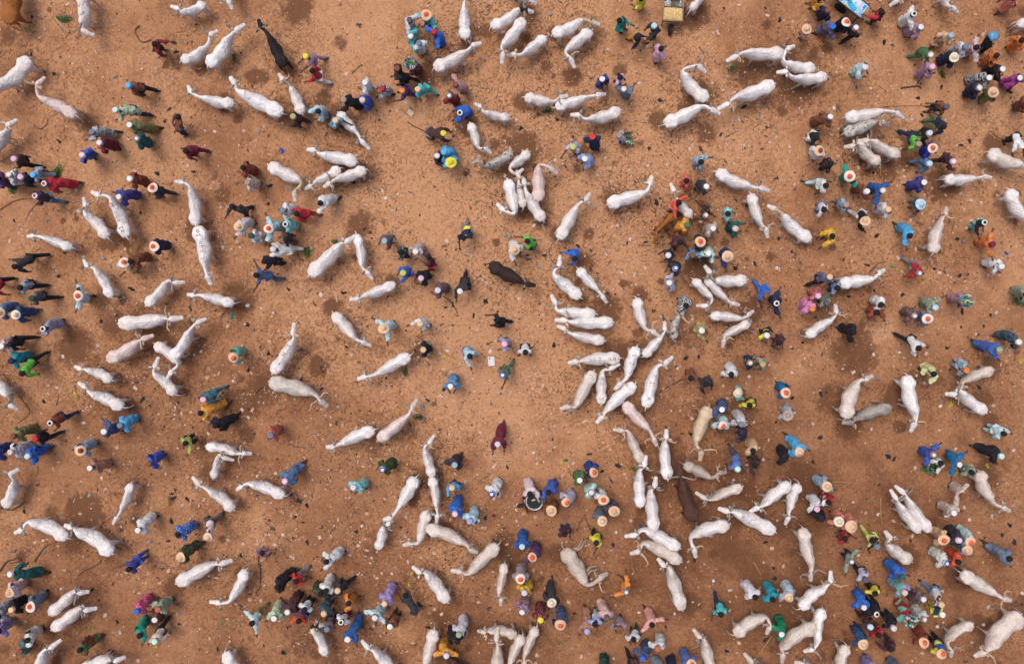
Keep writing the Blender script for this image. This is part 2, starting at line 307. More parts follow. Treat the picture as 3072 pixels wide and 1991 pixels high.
# ---------------------------------------------------------------- the survey of the place: photo pixels per tile
# C cow: tail base, withers, poll, nose, coat, width | P person: head, feet, facing hour, dress, hat, pose | O objects
SURVEY = """
T 0 0
C 90,200 70,-160 60,-280 50,-380 chestnut 1.25
C 740,-80 750,190 755,280 850,320 scribbled
C 1870,20 1740,60 1650,80 1590,60 white
C 250,550 20,760 -90,880 -150,930 white 1.2
C 680,1060 400,920 340,780 400,730 pinkish
C -180,1420 0,1240 60,1160 140,1120 white
P 1440,410 1420,450 3 S darkred black n s r
P 1200,800 1400,860 9 S brown black c:skyblue w . | holding a pink phone
P 1080,1025 1350,1050 9 K palegreen navy c:mint w
P 1210,1165 1430,1200 9 R olive olive c:white w
P 1275,1290 1390,1330 9 R darkteal darkteal c:grey s
P 862,1230 1040,1240 9 R grey+stripe grey c:slate w r | holding a stick
P 935,1330 1090,1360 9 R maroon maroon c:lightgrey s
P 770,1440 880,1440 10 R royalblue royalblue c:pinkwhite s
P 1645,1085 1720,1230 8 S brown navy n b r
P 1715,1400 1880,1420 9 S maroon maroon n w
P 140,1475 330,1530 9 S darkbrown black c:pink w
O leaves 600,180 1.1
O plank 500,160 640,300
O plank 480,180 610,345
O stick 1290,240 1250,290 1310,390 1400,370
O stick 310,1160 370,1195 430,1150 445,1090
O bag 290,500 black
O bag 300,155 black
O bag 410,670 black
O bag 500,680 black
O bag 1630,480 black
O bag 1550,390 black
O bag 1620,400 black
O bag 550,1310 black
O bag 1530,1130 black
T 600 0
C -180,545 -10,440 90,320 150,295 white
C 75,590 230,370 330,280 400,235 white 1.15
C 760,590 640,350 565,250 545,195 black
C 740,1040 400,870 320,770 290,730 white 1.1
C 930,1030 840,820 770,740 735,695 greyneck
C 285,945 40,900 -90,850 -105,810 white
C 1280,1040 1410,1180 1490,1300 1560,1370 white
C 1430,1490 1150,1430 1060,1390 1010,1385 white
C 200,-350 240,-120 260,0 285,45 white
P 985,530 1120,590 8 S mauve mauve c:yellow w r
P 1035,655 1150,760 9 S red white n w
P 1530,770 1580,840 9 R white white c:whitebrown s
P 1690,825 1770,850 9 R bluewhite+check grey c:red c
P 1505,935 1570,960 8 R royalblue royalblue c:beige s
P 1330,930 1500,990 9 R black black c:taupe w
P 865,1085 950,1150 9 S darkbrown darkbrown c:khaki w
P 1090,1035 1160,1050 8 R lightblue lightblue n s r | holding a stick
P 1265,1125 1180,1130 4 S tealprint+print tealprint c:peach s r
O cloth 760,1400 blue 1.0
O bag 1300,45 grey
O bag 1475,235 darkgrey
O bag 1675,355 white
O stone 540,1225
O stick 1010,1180 945,1300
O leaves 320,540 0.5
T 1200 0
C 600,330 590,90 600,-10 605,-80 white 1.15
C 860,230 1080,90 1165,95 1215,110 blackneck
C 1140,180 970,390 955,490 945,570 white
C 1340,335 1170,460 1060,500 1015,510 white
C 330,620 570,490 670,420 735,405 white 1.1
C 1430,300 1660,190 1780,205 1830,225 tanneck
C 1765,280 1570,430 1580,540 1610,610 white
C 1170,890 1370,920 1480,900 1540,890 white
C 1460,980 1700,900 1820,880 1890,870 white
C 1000,1080 810,1030 745,985 710,970 white .85
C 650,1140 710,1320 790,1370 820,1400 white .85
C 1025,1410 820,1520 735,1480 690,1505 speckled .85
C 1020,-180 1140,-60 1200,-15 1240,25 white
C 2032,1020 1790,1085 1660,1065 1600,1065 white
P 95,195 90,220 4 R lightgrey grey c:darkgrey s a
P 245,145 270,210 7 R turquoise turquoise sr s a
P 105,350 120,360 3 R turquoise turquoise c:lightgrey s a
P 315,305 390,400 8 R blue blue c:red s a
P 178,405 210,480 11 R white white c:slate s
P 100,600 170,660 9 R maroon+print maroon tray s
P -25,640 0,690 9 S darkbrown darkbrown c:brown s
P -5,720 90,765 9 S black black n w
P 20,850 100,870 9 S purple purple c:orange w
P 165,835 270,850 10 S turquoise turquoise c:peach w r
P 515,790 610,830 9 R mauvepink mauvepink c:brown s a
P 458,890 530,960 11 R darkred darkred c:grey s
P 555,1050 640,1060 9 R blue blue c:striped b
P 405,1238 270,1260 3 K darkbrown grey c:yellow b . | trailing a long stick
P 405,1415 500,1420 9 R skyblue skyblue c:skyblue s
P 348,1450 370,1455 4 S navy navy c:lightgrey c
P 470,1505 495,1470 11 R skyblue skyblue y s
P 1780,1270 1800,1370 12 R navy navy c:brightred s
P 1600,1370 1640,1350 7 S lavendergrey grey c:lime s r
P 1708,1480 1780,1480 8 R periwinkle periwinkle c:white s
O stick 70,1130 130,1170 250,1220 400,1230
O leaves 1370,1030 0.6
O bag 1460,1110 black
O bag 1120,1190 black
O stone 1385,135
T 1800 0
C 860,60 930,-30 965,-90 990,-120 white .85
C 1690,490 1400,480 1265,520 1195,555 white 1.05
C 985,910 800,700 910,605 965,655 white 1.05 up
C 1600,780 1310,880 1190,960 1115,1000 white 1.05
C 620,1140 900,1000 1030,1010 1095,1045 white 1.1
C 1990,620 1770,575 1735,450 1790,430 white
C 2100,700 1870,705 1730,660 1660,670 white
P 375,-10 370,50 9 R yellow yellow n s
P 185,195 190,270 4 S tealgreen tealgreen n s r | holding a stick
P 350,355 330,380 3 S navy mustard n w
P 495,250 500,320 8 S charcoal black c:lightblue s r
P 570,450 510,560 2 R pink pink n s
P 20,745 50,710 5 S navyblue navyblue c:whitebrown s
P 190,720 150,780 4 S pink black n s
P 220,830 240,880 1 R slate slate c:beige s r
P 175,1260 290,1290 3 S lavendergrey green+print c:taupe c r
P 940,1500 880,1500 3 R lightblue+stripe lightblue n s r
O stick 150,260 180,340 215,450
O stick 0,1120 50,1200 110,1260
O bag 1150,85 black
O bag 1525,75 darkgrey
O bag 1665,190 black
O bag 550,930 black
O bag 1335,985 black
O bag 1500,1380 darkgrey
O bag 455,1370 black
O stone 1460,1090
O leaves 1220,630 0.5
O cloth 930,1380 brown 0.8
O paper 705,255
O paper 1087,290
O paper 362,768
O paper 830,1380
T 2400 0
C 1420,-230 1390,-20 1415,65 1455,110 white .9
C 1050,-200 960,-60 910,0 870,30 white
C 2060,205 2250,150 2300,130 2350,100 white
C 450,1080 740,1030 890,1040 950,1085 white 1.1
C 440,1220 690,1130 760,1120 805,1155 speckled
C 925,1430 720,1310 630,1300 560,1305 cream
C 745,1500 600,1340 500,1350 440,1360 cream
C 1780,1410 2040,1510 2150,1560 2200,1600 cream 1.15
P 62,275 10,320 3 S mauvepink mauvepink st s
P 180,-15 140,20 9 R mustard mustard n s
P 255,105 170,160 2 R navy navy c:brown s
P 300,255 190,290 3 R slatepurple slatepurple c:blue w
P 428,212 350,220 3 R black black sr s
P 508,268 430,350 2 S charcoal black c:lightgrey w
P 750,115 680,200 10 S darkbrown+red darkbrown n s r
P 1045,140 930,220 3 R white white c:striped s a
P 1105,265 980,310 3 R mauve mauve c:white s
P 1390,335 1250,400 2 R peach darkgrey c:bluegrey w
P 1525,440 1410,480 3 R lightgrey lightgrey c:slate s
P 1640,440 1590,450 3 R pinkwhite+stripe pinkwhite n s a
P 1770,350 1710,460 3 S black black bagblue s r
P 1200,515 1060,510 3 K green green c:beige w
P 1427,535 1290,560 3 R navy navy wh s
P 1215,628 1090,690 3 R mauve mauve c:pink s
P 1825,515 1690,580 3 R orange orange n s
P 1862,650 1720,640 3 R black black c:whitebrown s
P 2020,730 1880,790 4 R magenta magenta c:whitebrown w r
P 1740,728 1550,740 3 R darkgrey+stripe darkgrey c:white s
P 1650,820 1545,860 3 R navy navy c:lightgrey s
P 1787,857 1670,920 2 R olive olive st s
P 2060,370 1960,440 2 R orange orange n s
P 1985,-20 1870,80 2 R salmon salmon n w
P 595,635 490,670 4 R paleblue paleblue c:lightgrey s
P 1345,995 1200,1010 9 S brown black c:darkgrey s r | holding a long pole
P 1335,1175 1190,1140 3 S navy green n w
P 1190,1240 1080,1240 4 S black darkgreen c:lightgrey w
P 1090,1340 960,1260 4 S brightgreen+navy navy c:taupe w
P 1225,1375 1140,1400 4 R deepblue deepblue sr s
P 1190,1520 1080,1520 3 S denim denim c:lightblue w
P 1410,1500 1270,1470 3 S darkmaroon darkmaroon c:pinkwhite w
P 270,1090 110,1140 2 R brown brown c:white s
P 158,1280 70,1220 4 S black white n s
P 180,1395 110,1450 1 R white white sm s
P 2110,950 1990,990 3 R brown brown n s
P 2040,1360 1900,1290 5 S white black c:cream b r
O stick 760,985 1000,980 1250,980
O stick 1740,1230 1860,1310
O stick 930,820 1080,800 1120,820
O bag 1495,1345 black
O bag 1565,1310 black
O bag 775,390 black
O bag 855,420 darkgrey
O bag 1305,815 black
O bag 1095,905 black
O bag 1130,1065 black
O cloth 675,780 yellow 0.6
O cloth 520,805 blue 0.4
O paper 315,1000
O paper 430,1140
O leaves 1310,690 0.7
T 0 500
C 970,640 790,450 790,360 775,300 white
C 1160,630 1040,340 910,265 860,240 lettered:o_oqo_1c 1.05
C 1800,520 1760,240 1690,145 1635,140 white
C 630,740 400,660 310,640 265,645 white .9
C 1010,1190 880,980 805,925 780,875 white .95
C 1350,1270 1510,1085 1610,1075 1685,1070 white .9
C 1120,1450 1470,1410 1570,1410 1670,1400 bighorn 1.05
C 1590,1765 1720,1550 1820,1445 1890,1415 white
C 1830,570 1880,870 1915,1010 1945,1065 lettered:1_oqo_1o 1.15
C 2135,1260 1890,1200 1790,1190 1750,1185 white .9
P -20,110 60,160 9 R purple+soft purple n s
P 97,80 140,130 9 R offwhite offwhite c:beige s
P 200,100 360,160 9 S charcoal navy c:pink w
P 318,80 450,60 9 S bluegrey bluegrey c:skyblue w
P 425,160 710,165 9 R red denim c:print w
P 340,275 550,310 9 S darkbrown denim c:print w r | holding a long stick
P 1210,115 1360,140 9 R rust rust c:white s
P 1113,285 1290,260 9 R indigo indigo c:lightgrey s r
P 1415,195 1560,270 9 S charcoal charcoal sr w
P 1425,740 1560,730 9 R navy navy sr s
P 1205,880 1390,830 8 R brown brown n s
P 1150,890 1260,940 8 S peach peach sr s r
P 130,925 400,830 9 S charcoal black n w r | holding a stick
P 180,1120 390,1080 9 S greyblue black n w
P -40,1140 80,1050 9 S red black n w
P 300,1220 490,1190 9 S darkgrey black c:darkgreen w
P 725,1195 810,1220 9 R lightblue lightblue sr s a
P 0,1350 160,1280 9 R denim denim st s
P 148,1370 300,1340 9 R denimdark denimdark wh w
P 415,1500 570,1440 9 R lavender+stripe grey c:striped s r
O leaves 120,180 1.2
O leaves 530,60 1.4
O stick 0,400 150,310 320,295
O stick 350,320 270,420 235,490
O stick 165,845 380,755
O stick 60,540 250,590 280,610
O stick 620,410 700,360 750,350
O bag 130,500 black
O bag 440,510 grey
O bag 1300,430 black
O bag 600,800 black
O bag 540,1010 black
O bag 1225,1135 black
O bag 885,1200 black
O bag 1085,1375 black
O bag 940,1425 black
O bag 1460,60 black
O bag 1800,50 black
O cloth 1100,930 white 0.9
O stone 960,850
O paper 90,690
O paper 705,215
O paper 1150,1210
T 600 500
C 645,-10 890,110 875,225 880,300 tanneck 1.15
C 1275,15 1085,115 1025,175 985,200 white
C 1515,25 1290,95 1200,150 1160,180 white
C 1030,990 1270,750 1350,700 1425,650 white 1.1
C 1445,640 1490,890 1545,970 1585,1025 white .9
C 1790,1090 1530,1190 1465,1220 1405,1230 white .9
C 1240,1370 1400,1560 1500,1620 1565,1650 white
C 680,1895 840,1640 858,1550 870,1465 lettered:1H1 1
P 395,10 520,50 9 R rust rust n s
P 445,150 550,170 9 R beige beige c:taupe s
P 295,375 480,430 7 S charcoal black n w r
P 360,555 490,510 8 R lightgrey lightgrey st s r
P 635,575 760,550 9 R lightblue lightblue sr s a
P 795,535 890,550 9 R aqua aqua c:striped s
P 475,640 600,670 9 S white white c:darkgreen s
P 770,410 890,400 9 R offwhite offwhite c:slate s
P 890,435 1050,460 9 S red red n w
P 1110,340 1240,300 8 R white white n w r
P 680,765 900,780 9 K white white c:lightgrey w r
P 790,670 860,660 9 S charcoal charcoal n s
P 590,880 790,860 8 S black black n s r
P 515,1005 720,1020 9 S slateblue slateblue n w a
P 1710,690 1790,670 8 S taupedark grey c:bluegrey s
P 1700,1500 1790,1460 8 R paleblue paleblue st s a
O leaves 1000,790 0.8
O leaves 1255,700 0.5
O stone 1035,755
O cloth 305,1380 teal 0.8
O bag 630,350 black
O bag 640,180 black
O bag 1425,150 black
O bag 1330,1170 black
O bag 815,1130 black
O bag 440,1470 black
O bag 1740,1205 black
O bag 1220,1050 darkgrey
O bag 1575,610 darkbrown
O bag 1620,205 grey
O paper 440,1285
O paper 1118,1185 
O paper 1375,1300
O paper 1780,405
O paper 1718,290
O stick 190,1410 240,1320 270,1300
O stick 1240,190 1290,180 1350,130
T 1200 500
C 1190,-140 1045,-30 1080,75 1130,30 white
C 1280,295 1280,30 1385,5 1445,50 pinkish 1.1
C 1320,480 1195,270 1155,160 1140,110 white
C 1140,355 1110,190 1100,100 1085,50 white .8
C 1000,130 1060,380 955,400 910,355 white
C 1480,650 1620,400 1720,310 1750,265 bighorn
C 845,910 1090,1040 1170,1085 1235,1095 darkbrown 1.05
C 1660,1200 1460,1030 1475,915 1480,840 lettered:L1L 1
C 1660,950 1810,1110 1870,1190 1905,1245 white .95
C 1790,1360 1510,1340 1440,1265 1410,1205 white .95
C 1955,1440 1640,1440 1535,1420 1455,1420 white
C 1880,1610 1640,1560 1530,1500 1475,1480 white
P 590,665 645,550 6 S navy+yellow grey n w
P 1062,775 1050,720 5 R white white st s r
P 1175,690 1240,740 9 S brightgreen darkgreen n s r
P 1610,850 1620,790 9 S blue blue n s r
P 0,790 70,810 9 S darkgreen+print black n s
P 145,790 210,730 7 R maroonwhite+stripe grey c:cream s
P 260,835 315,930 9 S darkmaroon red n s r
P 30,985 100,970 8 S denimblue blue c:lime s r
P 195,1035 260,1000 8 R black black c:pink s
P 350,1145 430,1120 9 R taupedark taupedark c:lightgrey s
P 555,1155 640,1010 6 S charcoal black c:white w
P 185,1460 250,1450 8 S cream lavender c:peach s r
P 890,1420 960,1450 9 S black black n w
O stick 400,1200 470,1250 510,1310 535,1365
O bag 490,1280 black
O stick 1110,950 1200,930 1290,910
O stone 1290,925
O stone 970,635
O stone 1015,645
O bag 800,1245 black
O bag 680,1375 black
O bag 1340,825 black
O bag 1650,735 black
O bag 1175,820 black
O bag 415,1300 black
O bag 1770,770 darkgrey
O bag 1730,150 darkbrown
O paper 435,690
O paper 1100,1220
O paper 715,1505
O paper 1240,545
O cloth 90,238 blue 0.3
O cloth 655,385 red 0.35
T 1800 500
C 90,340 380,250 460,160 475,105 white 1.05
C 850,450 740,310 690,230 660,165 greyneck .95
C 690,440 560,570 530,640 505,690 chestnut .8
C 1100,50 1360,160 1480,195 1555,220 white 1.05
C 1410,260 1490,480 1540,570 1550,640 white 1.05
C 1940,670 1730,470 1640,400 1575,370 tanneck
C 1355,1045 1110,1050 1025,985 980,930 greyneck
C 885,1050 1030,1190 990,1290 910,1285 white .9
C 1000,1045 1160,1200 1225,1260 1280,1280 white .85
C 345,1230 410,1450 480,1520 540,1560 white
C 690,1580 730,1430 755,1370 775,1335 speckled .85
C 420,1745 560,1600 600,1510 600,1450 white .95
C 1050,1380 1290,1400 1370,1375 1410,1345 white .9
C 1390,1440 1200,1550 1150,1600 1140,1655 white .9
P 805,130 780,160 3 R coral coral n s
P 980,190 880,185 3 S charcoal charcoal c:white s
P 735,335 640,380 4 S orangered pinkprint n s a
P 805,540 700,570 3 R amber amber c:green s
P 975,455 950,370 4 S black+print brown c:taupe w
P 1190,435 1150,450 3 S aqua aqua n s
P 1045,575 980,580 4 R beige beige c:white s
P 1250,575 1190,560 3 R darkteal darkteal c:beige s r
P 745,705 650,665 5 S darkmaroon brown n w r | holding a stick
P 925,695 975,680 9 R navy navy sr s
P 627,825 690,780 8 S charcoal charcoal c:lightgrey s
P 855,825 855,780 6 S steelblue steelblue c:brown s r
P 1000,810 1000,770 6 R mint mint c:cream s r | with a white paper
P 1180,835 1150,760 5 R navyblue navyblue st s r
P 693,945 710,900 8 R charcoal charcoal c:blueringed s
P 640,1075 640,1100 2 R lavendergrey lavendergrey c:white s r
P 800,1290 750,1230 5 R blackwhite+check blackwhite n s
P 1535,1195 1470,1110 5 S blue blue c:brown w
P 1630,1265 1590,1230 3 R navy navy c:striped s a
P 940,1520 880,1480 4 S khaki khaki c:white s r
O stick 380,790 550,730 720,650
O stone 1320,1120
O bag 1430,895 black
O bag 1660,660 black
O bag 1780,790 black
O bag 1245,940 black
O bag 475,510 darkbrown
O bag 525,340 black
O bag 70,1170 black
O bag 490,1335 black
O bag 1360,355 black
O paper 280,670
O paper 270,435
O paper 195,980
O paper 530,1190
O paper 1635,940
O cloth 1030,855 white 1.0
O cloth 1140,1280 teal 0.35
O leaves 985,890 0.25
T 2400 500
C 1380,110 1620,100 1700,90 1765,100 white 1
C 1960,225 2110,450 2190,540 2210,620 white 1.1
C 1250,780 1320,540 1350,440 1355,395 cream 1.05
C 400,1080 660,1040 730,990 775,960 white 1.05
C 90,1560 290,1430 340,1350 330,1295 white 1
P 290,-25 180,0 3 S black+print black n s
P 458,90 390,110 2 R tealgreen tealgreen wsr s a
P 245,175 120,170 3 S cream lightblue n w
P 610,235 500,190 3 R brown brown c:white s r | holding a stick
P 760,225 650,180 4 R cobalt cobalt c:beige s a | holding a stick
P 1140,150 980,190 3 R indigo indigo c:whitebrown s
P 1115,350 1010,350 3 S darkgrey camo lb s
P 228,400 155,360 4 S pinkwhite denim n s
P 420,355 320,350 3 S bluegrey grey c:taupe s
P 600,505 510,430 4 S black lightgrey st w
P 810,400 690,390 3 R pinkwhite pinkwhite c:peach s
P 1020,645 910,560 5 R skyblue skyblue n w r
P 295,645 230,620 8 R gold gold n b r
P 1692,525 1580,540 5 S black turquoise c:striped s r
P 1775,720 1650,700 3 R orange orange c:maroon s a
P 1855,925 1700,890 4 R white white c:white s
P 1095,990 1000,900 4 S red grey c:grey w
P 270,1020 100,1050 2 S slatepurple black c:peach w
P 350,1125 260,1110 4 S denim+print navy n s
P 160,1200 110,1140 5 S redprint+print redprint c:pink s
P 245,1265 200,1200 5 S camo+print green c:darkgrey s
P 105,1320 40,1230 5 R pinkbright pinkbright c:orange s
P 755,1280 670,1240 4 R white white n s
P 715,1355 630,1320 5 R rust rust n s r
P 1050,1380 950,1330 4 R taupedark+print taupedark c:taupe s
P 1245,1305 1120,1230 4 R sage sage c:lightblue s a
P 1178,1408 1110,1370 3 R slate slate wsr s
P 1525,1240 1380,1220 3 R mauve+print mauve tray s
P 2100,1180 1980,1140 3 R sage sage n s
P 500,1535 400,1500 4 R black black n w
O stick 550,90 570,220 590,350
O stick 750,-60 745,90
O stick 440,400 480,500
O stick 1130,200 1180,260 1170,310
O stick 640,980 720,900 800,880
O leaves 2040,1250 1.3
O bag 855,925 green
O bag 675,55 black
O bag 405,855 black
O bag 625,910 black
O bag 715,635 black
O bag 1450,665 black
O bag 450,1205 black
O bag 690,1155 black
O bag 950,1190 black
O bag 1335,975 darkgrey
O bag 1550,1000 black
O bag 1480,1010 black
O bag 1700,1480 black
O bag 1490,1480 black
O bag 1760,1370 black
O bag 145,1395 black
O bag 1435,1075 darkgrey
O bag 1245,950 black
O cloth 1500,1340 darkbrown 1.0
O cloth 1910,800 blue 0.6
O cloth 1500,700 blue 0.3
O paper 1825,265
O paper 1025,495
O paper 1290,980
O paper 1815,1350
O paper 965,90
O paper 1490,250
O paper 1585,310
T 0 1000
C 1000,240 1240,95 1310,55 1400,25 pinkish
C 1430,105 1600,250 1590,345 1555,405 white
C 1600,555 1430,400 1430,310 1460,235 white
C 1000,430 800,350 745,330 700,310 white .95
C 1110,680 860,575 785,495 735,465 white 1
C -150,420 20,560 80,660 145,690 greyneck
C 20,1610 75,1430 80,1310 160,1260 white 1.1
C 1190,1410 1110,1610 1080,1700 1050,1755 white .85
C 2140,1630 1950,1490 1840,1400 1790,1340 white
P 30,120 130,20 8 R beigepink beigepink c:white s
P 90,100 280,50 9 S black black n w
P 110,255 290,210 9 R cyanteal cyanteal c:navy s
P 200,375 400,220 8 S brightgreen black n w
P 480,825 660,740 8 S rust navy c:striped w
P 130,950 320,870 8 R olive olive c:brown s
P 335,975 510,930 8 S black black c:red w
P 110,1095 290,1030 8 R lavenderwhite lavenderwhite c:beige s
P 265,1135 430,1060 8 R blue blue c:lightblue w
P -40,1130 90,1020 8 R navyblue navyblue n s
P 970,905 1120,860 10 R slateblue slateblue c:white s r
P 1120,850 1270,780 8 R skyblue skyblue c:slate s
P 750,1085 880,1010 8 R bluegrey bluegrey sm s r
P 845,1240 1020,1190 8 R peachbrown peachbrown c:whitebrown s
P 1715,1020 1800,960 7 S lime black n s r
P 1385,1205 1510,1110 8 R royalblue royalblue c:brown s
O stick 1330,1250 1250,1320 1200,1400
O stick 1690,240 1852,230
O stick 500,1440 610,1435 710,1455
O stick 150,550 230,650 270,740 150,840
O stick 780,765 850,710
O bag 405,630 black
O bag 1325,605 black
O bag 1270,450 darkgrey
O bag 1390,665 darkgrey
O bag 900,110 white
O bag 630,890 grey
O bag 1605,1525 black
O bag 1730,1530 black
O cloth 700,565 yellow 0.6
O cloth 825,1500 mint 0.5
O paper 585,212
O paper 1175,400
O paper 775,825
O paper 975,1440
O paper 940,1335
O paper 530,500
T 600 1000
C 665,450 990,540 1110,620 1160,655 mottled 1.15
C 1925,215 1670,355 1530,400 1480,415 white 1
C 1590,900 1330,1010 1235,1050 1190,1050 white 1
C 1660,975 1880,800 1960,690 2000,630 pinkish .95
C 60,1050 290,1110 390,1110 455,1110 white .9
C 105,1340 140,1170 210,1150 300,1170 white .85
C 760,1500 490,1410 385,1415 355,1440 white
P 310,225 385,150 8 R seagreen seagreen sr s
P 35,610 210,530 8 S tealgrey tealgrey c:pink w
P 0,740 220,650 8 R amber amber n w
P 135,855 320,780 8 R black black n w
P 660,940 740,880 8 R terracotta terracotta c:slate s
P 790,1365 920,1230 8 R denim denim c:pinkwhite w
P 1690,1255 1790,1190 8 R forest forest c:blueringed s
P 1425,1425 1540,1380 7 R aqua aqua c:lightgrey s
O stick 900,160 960,150 1010,180
O stick 510,560 570,500 620,520
O stick 1440,1120 1440,1190 1440,1260
O bag 1130,515 black
O bag 940,420 black
O bag 640,185 black
O bag 450,330 black
O bag 1360,130 black
O bag 1675,1030 darkgrey
O bag 1700,540 white
O bag 560,120 darkbrown
O bag 450,700 darkbrown
O bag 1265,835 darkbrown
O paper 65,410
O paper 305,440
O paper 1350,1440
O paper 975,1500
O paper 1210,845
O paper 860,1455
O cloth 1135,325 mud 1.2
O cloth 528,1500 blue 0.4
O cloth 1040,1505 green 0.35
T 1200 1000
C 295,1320 230,1110 270,1015 310,955 white .95
C 2020,230 1740,250 1640,260 1580,270 lettered:7G7_aa
C 1785,370 1650,640 1565,675 1510,690 cream 1
C 290,1350 330,1580 345,1680 340,1740 white .95
P 215,150 275,130 9 K black tealgreen c:peach s
P 650,215 610,130 5 S lightblue denim n s r
P 965,100 1000,75 8 S lavender brown c:pink s
P 1160,180 1155,110 6 S white black n s
P 950,390 1000,300 7 S moss moss c:blueringed w r
P 470,490 510,400 6 R steelblue steelblue c:whitebrown s
P 905,1025 945,870 6 R maroon maroon c:lightgrey w r | holding a short stick
P 505,1215 530,1150 8 R charcoal charcoal c:bluegrey w r
P 850,1480 910,1360 7 R white white c:blueringed s
P 485,1425 530,1380 6 S skyblue navy c:peach s r
P 1205,1490 1195,1360 5 R pinkpale pinkpale n s r
P 1375,1475 1420,1370 6 R royalblue royalblue n s r
P 1795,1285 1740,1210 4 R navyblue navyblue sr s
P 1665,1355 1640,1290 4 R green green c:whitebrown s
P 1770,1465 1735,1410 4 R mint mint c:lightgrey s
O board 845,257
O stick 985,920 930,1050
O stick 665,1460 590,1530
O bag 815,95 darkgrey
O bag 415,215 yellow
O bag 140,155 darkbrown
O bag 920,560 black
O bag 400,515 black
O bag 1430,110 black
O bag 1830,910 darkgrey
O bag 995,1240 black
O bag 215,675 blue
O leaves 170,775 0.5
O leaves 50,360 0.5
O cloth 1540,1170 teal 0.6
O paper 835,165
O paper 1237,1100
O paper 740,915
O paper 60,440
O paper 510,1295
O paper 440,160
O cloth 1500,1195 yellow 0.3
T 1800 1000
C 15,640 25,400 90,330 170,290 lettered:aa__S .95
C 340,140 270,370 195,460 150,505 lettered:C1S
C 310,480 90,690 25,770 -15,810 white
C 430,665 510,370 600,285 665,225 lettered:71_A 1
C 240,660 430,860 495,970 520,1025 pinkish 1
C 385,1185 285,950 210,900 145,890 cream .9
C 630,1335 610,1050 615,970 615,915 white 1
C 1005,700 910,970 945,1090 930,1160 tan 1.05
C 800,1225 1010,1330 1100,1290 1155,1285 greyish 1
C 864,1713 770,1400 745,1310 740,1225 redbrown 1.1
C 375,1595 375,1330 410,1230 425,1145 white 1
C 500,1812 480,1510 510,1420 515,1350 white .95
C 1310,1430 1090,1530 980,1530 900,1480 cream .95
C 1755,1400 1560,1570 1470,1610 1404,1640 white .95
C 1852,1414 1790,1610 1750,1700 1722,1755 white .95
P 840,420 830,330 6 S brown brown n s a | holding a stick
P 985,475 950,420 5 S charcoal charcoal n b
P 1215,385 1195,300 6 R white white n s
P 1385,270 1340,240 3 S navy+yellow navy c:taupe s
P 1500,285 1490,240 8 S sage red c:khaki s
P 1540,20 1510,-30 5 S black+yellow black c:white s
P 1660,90 1640,20 5 S darkmaroon darkmaroon n s
P 1720,550 1640,480 4 R tealblue tealblue sr s
P 1740,760 1700,680 5 R blackwhite+stripe blackwhite stt s
P 1280,550 1315,595 3 S seagreen seagreen wh s
P 1385,670 1380,610 6 S yellow black n s
P 1125,705 1120,630 6 R slateblue slateblue c:white s r
P 1133,855 1115,780 6 R paleblue paleblue sr s
P 1305,840 1265,720 6 R lightgrey lightgrey c:grey s
P 1310,960 1300,890 9 S navypurple navypurple n s r
P 1420,1090 1390,1000 5 R peach peach n s
P 1440,1230 1390,1130 5 S darkbrown darkbrown n s r
P 1270,1255 1215,1100 5 S periblue darkgrey c:mint w
P 1710,1170 1660,1060 4 R black black n s
P 1845,1100 1755,970 4 R skyblue skyblue st w r
O stick 800,430 690,480 560,550
O stick 345,520 395,435
O stick 1560,500 1590,470
O stick 85,1380 100,1250 90,1210
O bag 910,215 black
O bag 795,230 black
O bag 835,920 black
O bag 160,1220 black
O bag 20,1270 black
O bag 755,925 darkbrown
O bag 1570,1415 darkgrey
O bag 1780,135 black
O bag 1780,600 black
O paper 1380,400
O paper 1510,1165
O paper 225,1300
O paper 850,785
O paper 1775,360
O paper 715,320
O leaves 310,1250 0.3
T 2400 1000
C 435,770 530,500 610,425 660,400 cream 1.15
C 835,690 580,780 490,825 420,825 grey 1
C 1000,410 1075,710 1070,825 1035,890 white 1.15
C 1795,340 1580,430 1500,490 1450,530 cream .95
C 1725,725 1530,560 1445,565 1380,560 white .95
C 1110,1830 960,1620 895,1530 850,1465 white .9
C 1200,1820 1040,1580 970,1480 900,1425 white .9
C 1690,1300 1790,1520 1880,1610 1940,1640 cream 1.15
P 1105,140 940,20 4 S white black n w r
P 1235,380 1200,270 7 R paleyellow black n s r
P 1530,340 1430,240 4 S bluegrey bluegrey c:orange s
P 1835,150 1620,100 4 R denimblue denimblue c:sage w r
P 2015,80 1840,0 3 R darkslate darkslate c:cream w
P 1890,930 1710,860 4 S paleblue paleblue n s r | holding a stick
P 1855,1135 1640,1050 4 R black black c:mint w
P 1225,1120 1110,1080 4 R royalblue royalblue c:taupe s a
P 1300,1205 1260,1170 7 S offwhite green n c r
P 1465,1210 1350,1110 4 R tealblue purple c:white s a
P 1590,1290 1540,1220 5 S sage sage n s
P 1500,1500 1420,1390 4 R beige beige c:brown s a
P 250,1415 140,1340 3 R bluegrey bluegrey st s r | holding a stick
O crate 1190,1250
O stick 1710,955 1830,955
O stick 10,910 90,1040
O stick 300,1370 490,1380
O stick 210,230 300,300 400,410
O stick 1260,1430 1340,1530
O stick 1150,680 1200,740 1270,790
O stick 1600,285 1690,295
O bag 25,80 black
O bag 190,560 black
O bag 1355,135 black
O bag 1390,335 black
O bag 1660,500 black
O bag 870,1165 black
O bag 820,1140 black
O bag 115,1190 black
O bag 190,960 black
O bag 730,1400 black
O bag 1500,630 darkbrown
O cloth 1395,660 yellow 0.8
O cloth 1735,1220 yellow 0.7
O cloth 2050,260 yellow 1.0
O cloth 1440,1300 yellow 0.5
O cloth 720,430 blue 0.4
O paper 680,195
O paper 920,175
O paper 120,835
O paper 1290,895
O paper 1065,1240
O paper 1980,1080
O paper 1440,1065
O paper 1790,665
O paper 1300,670
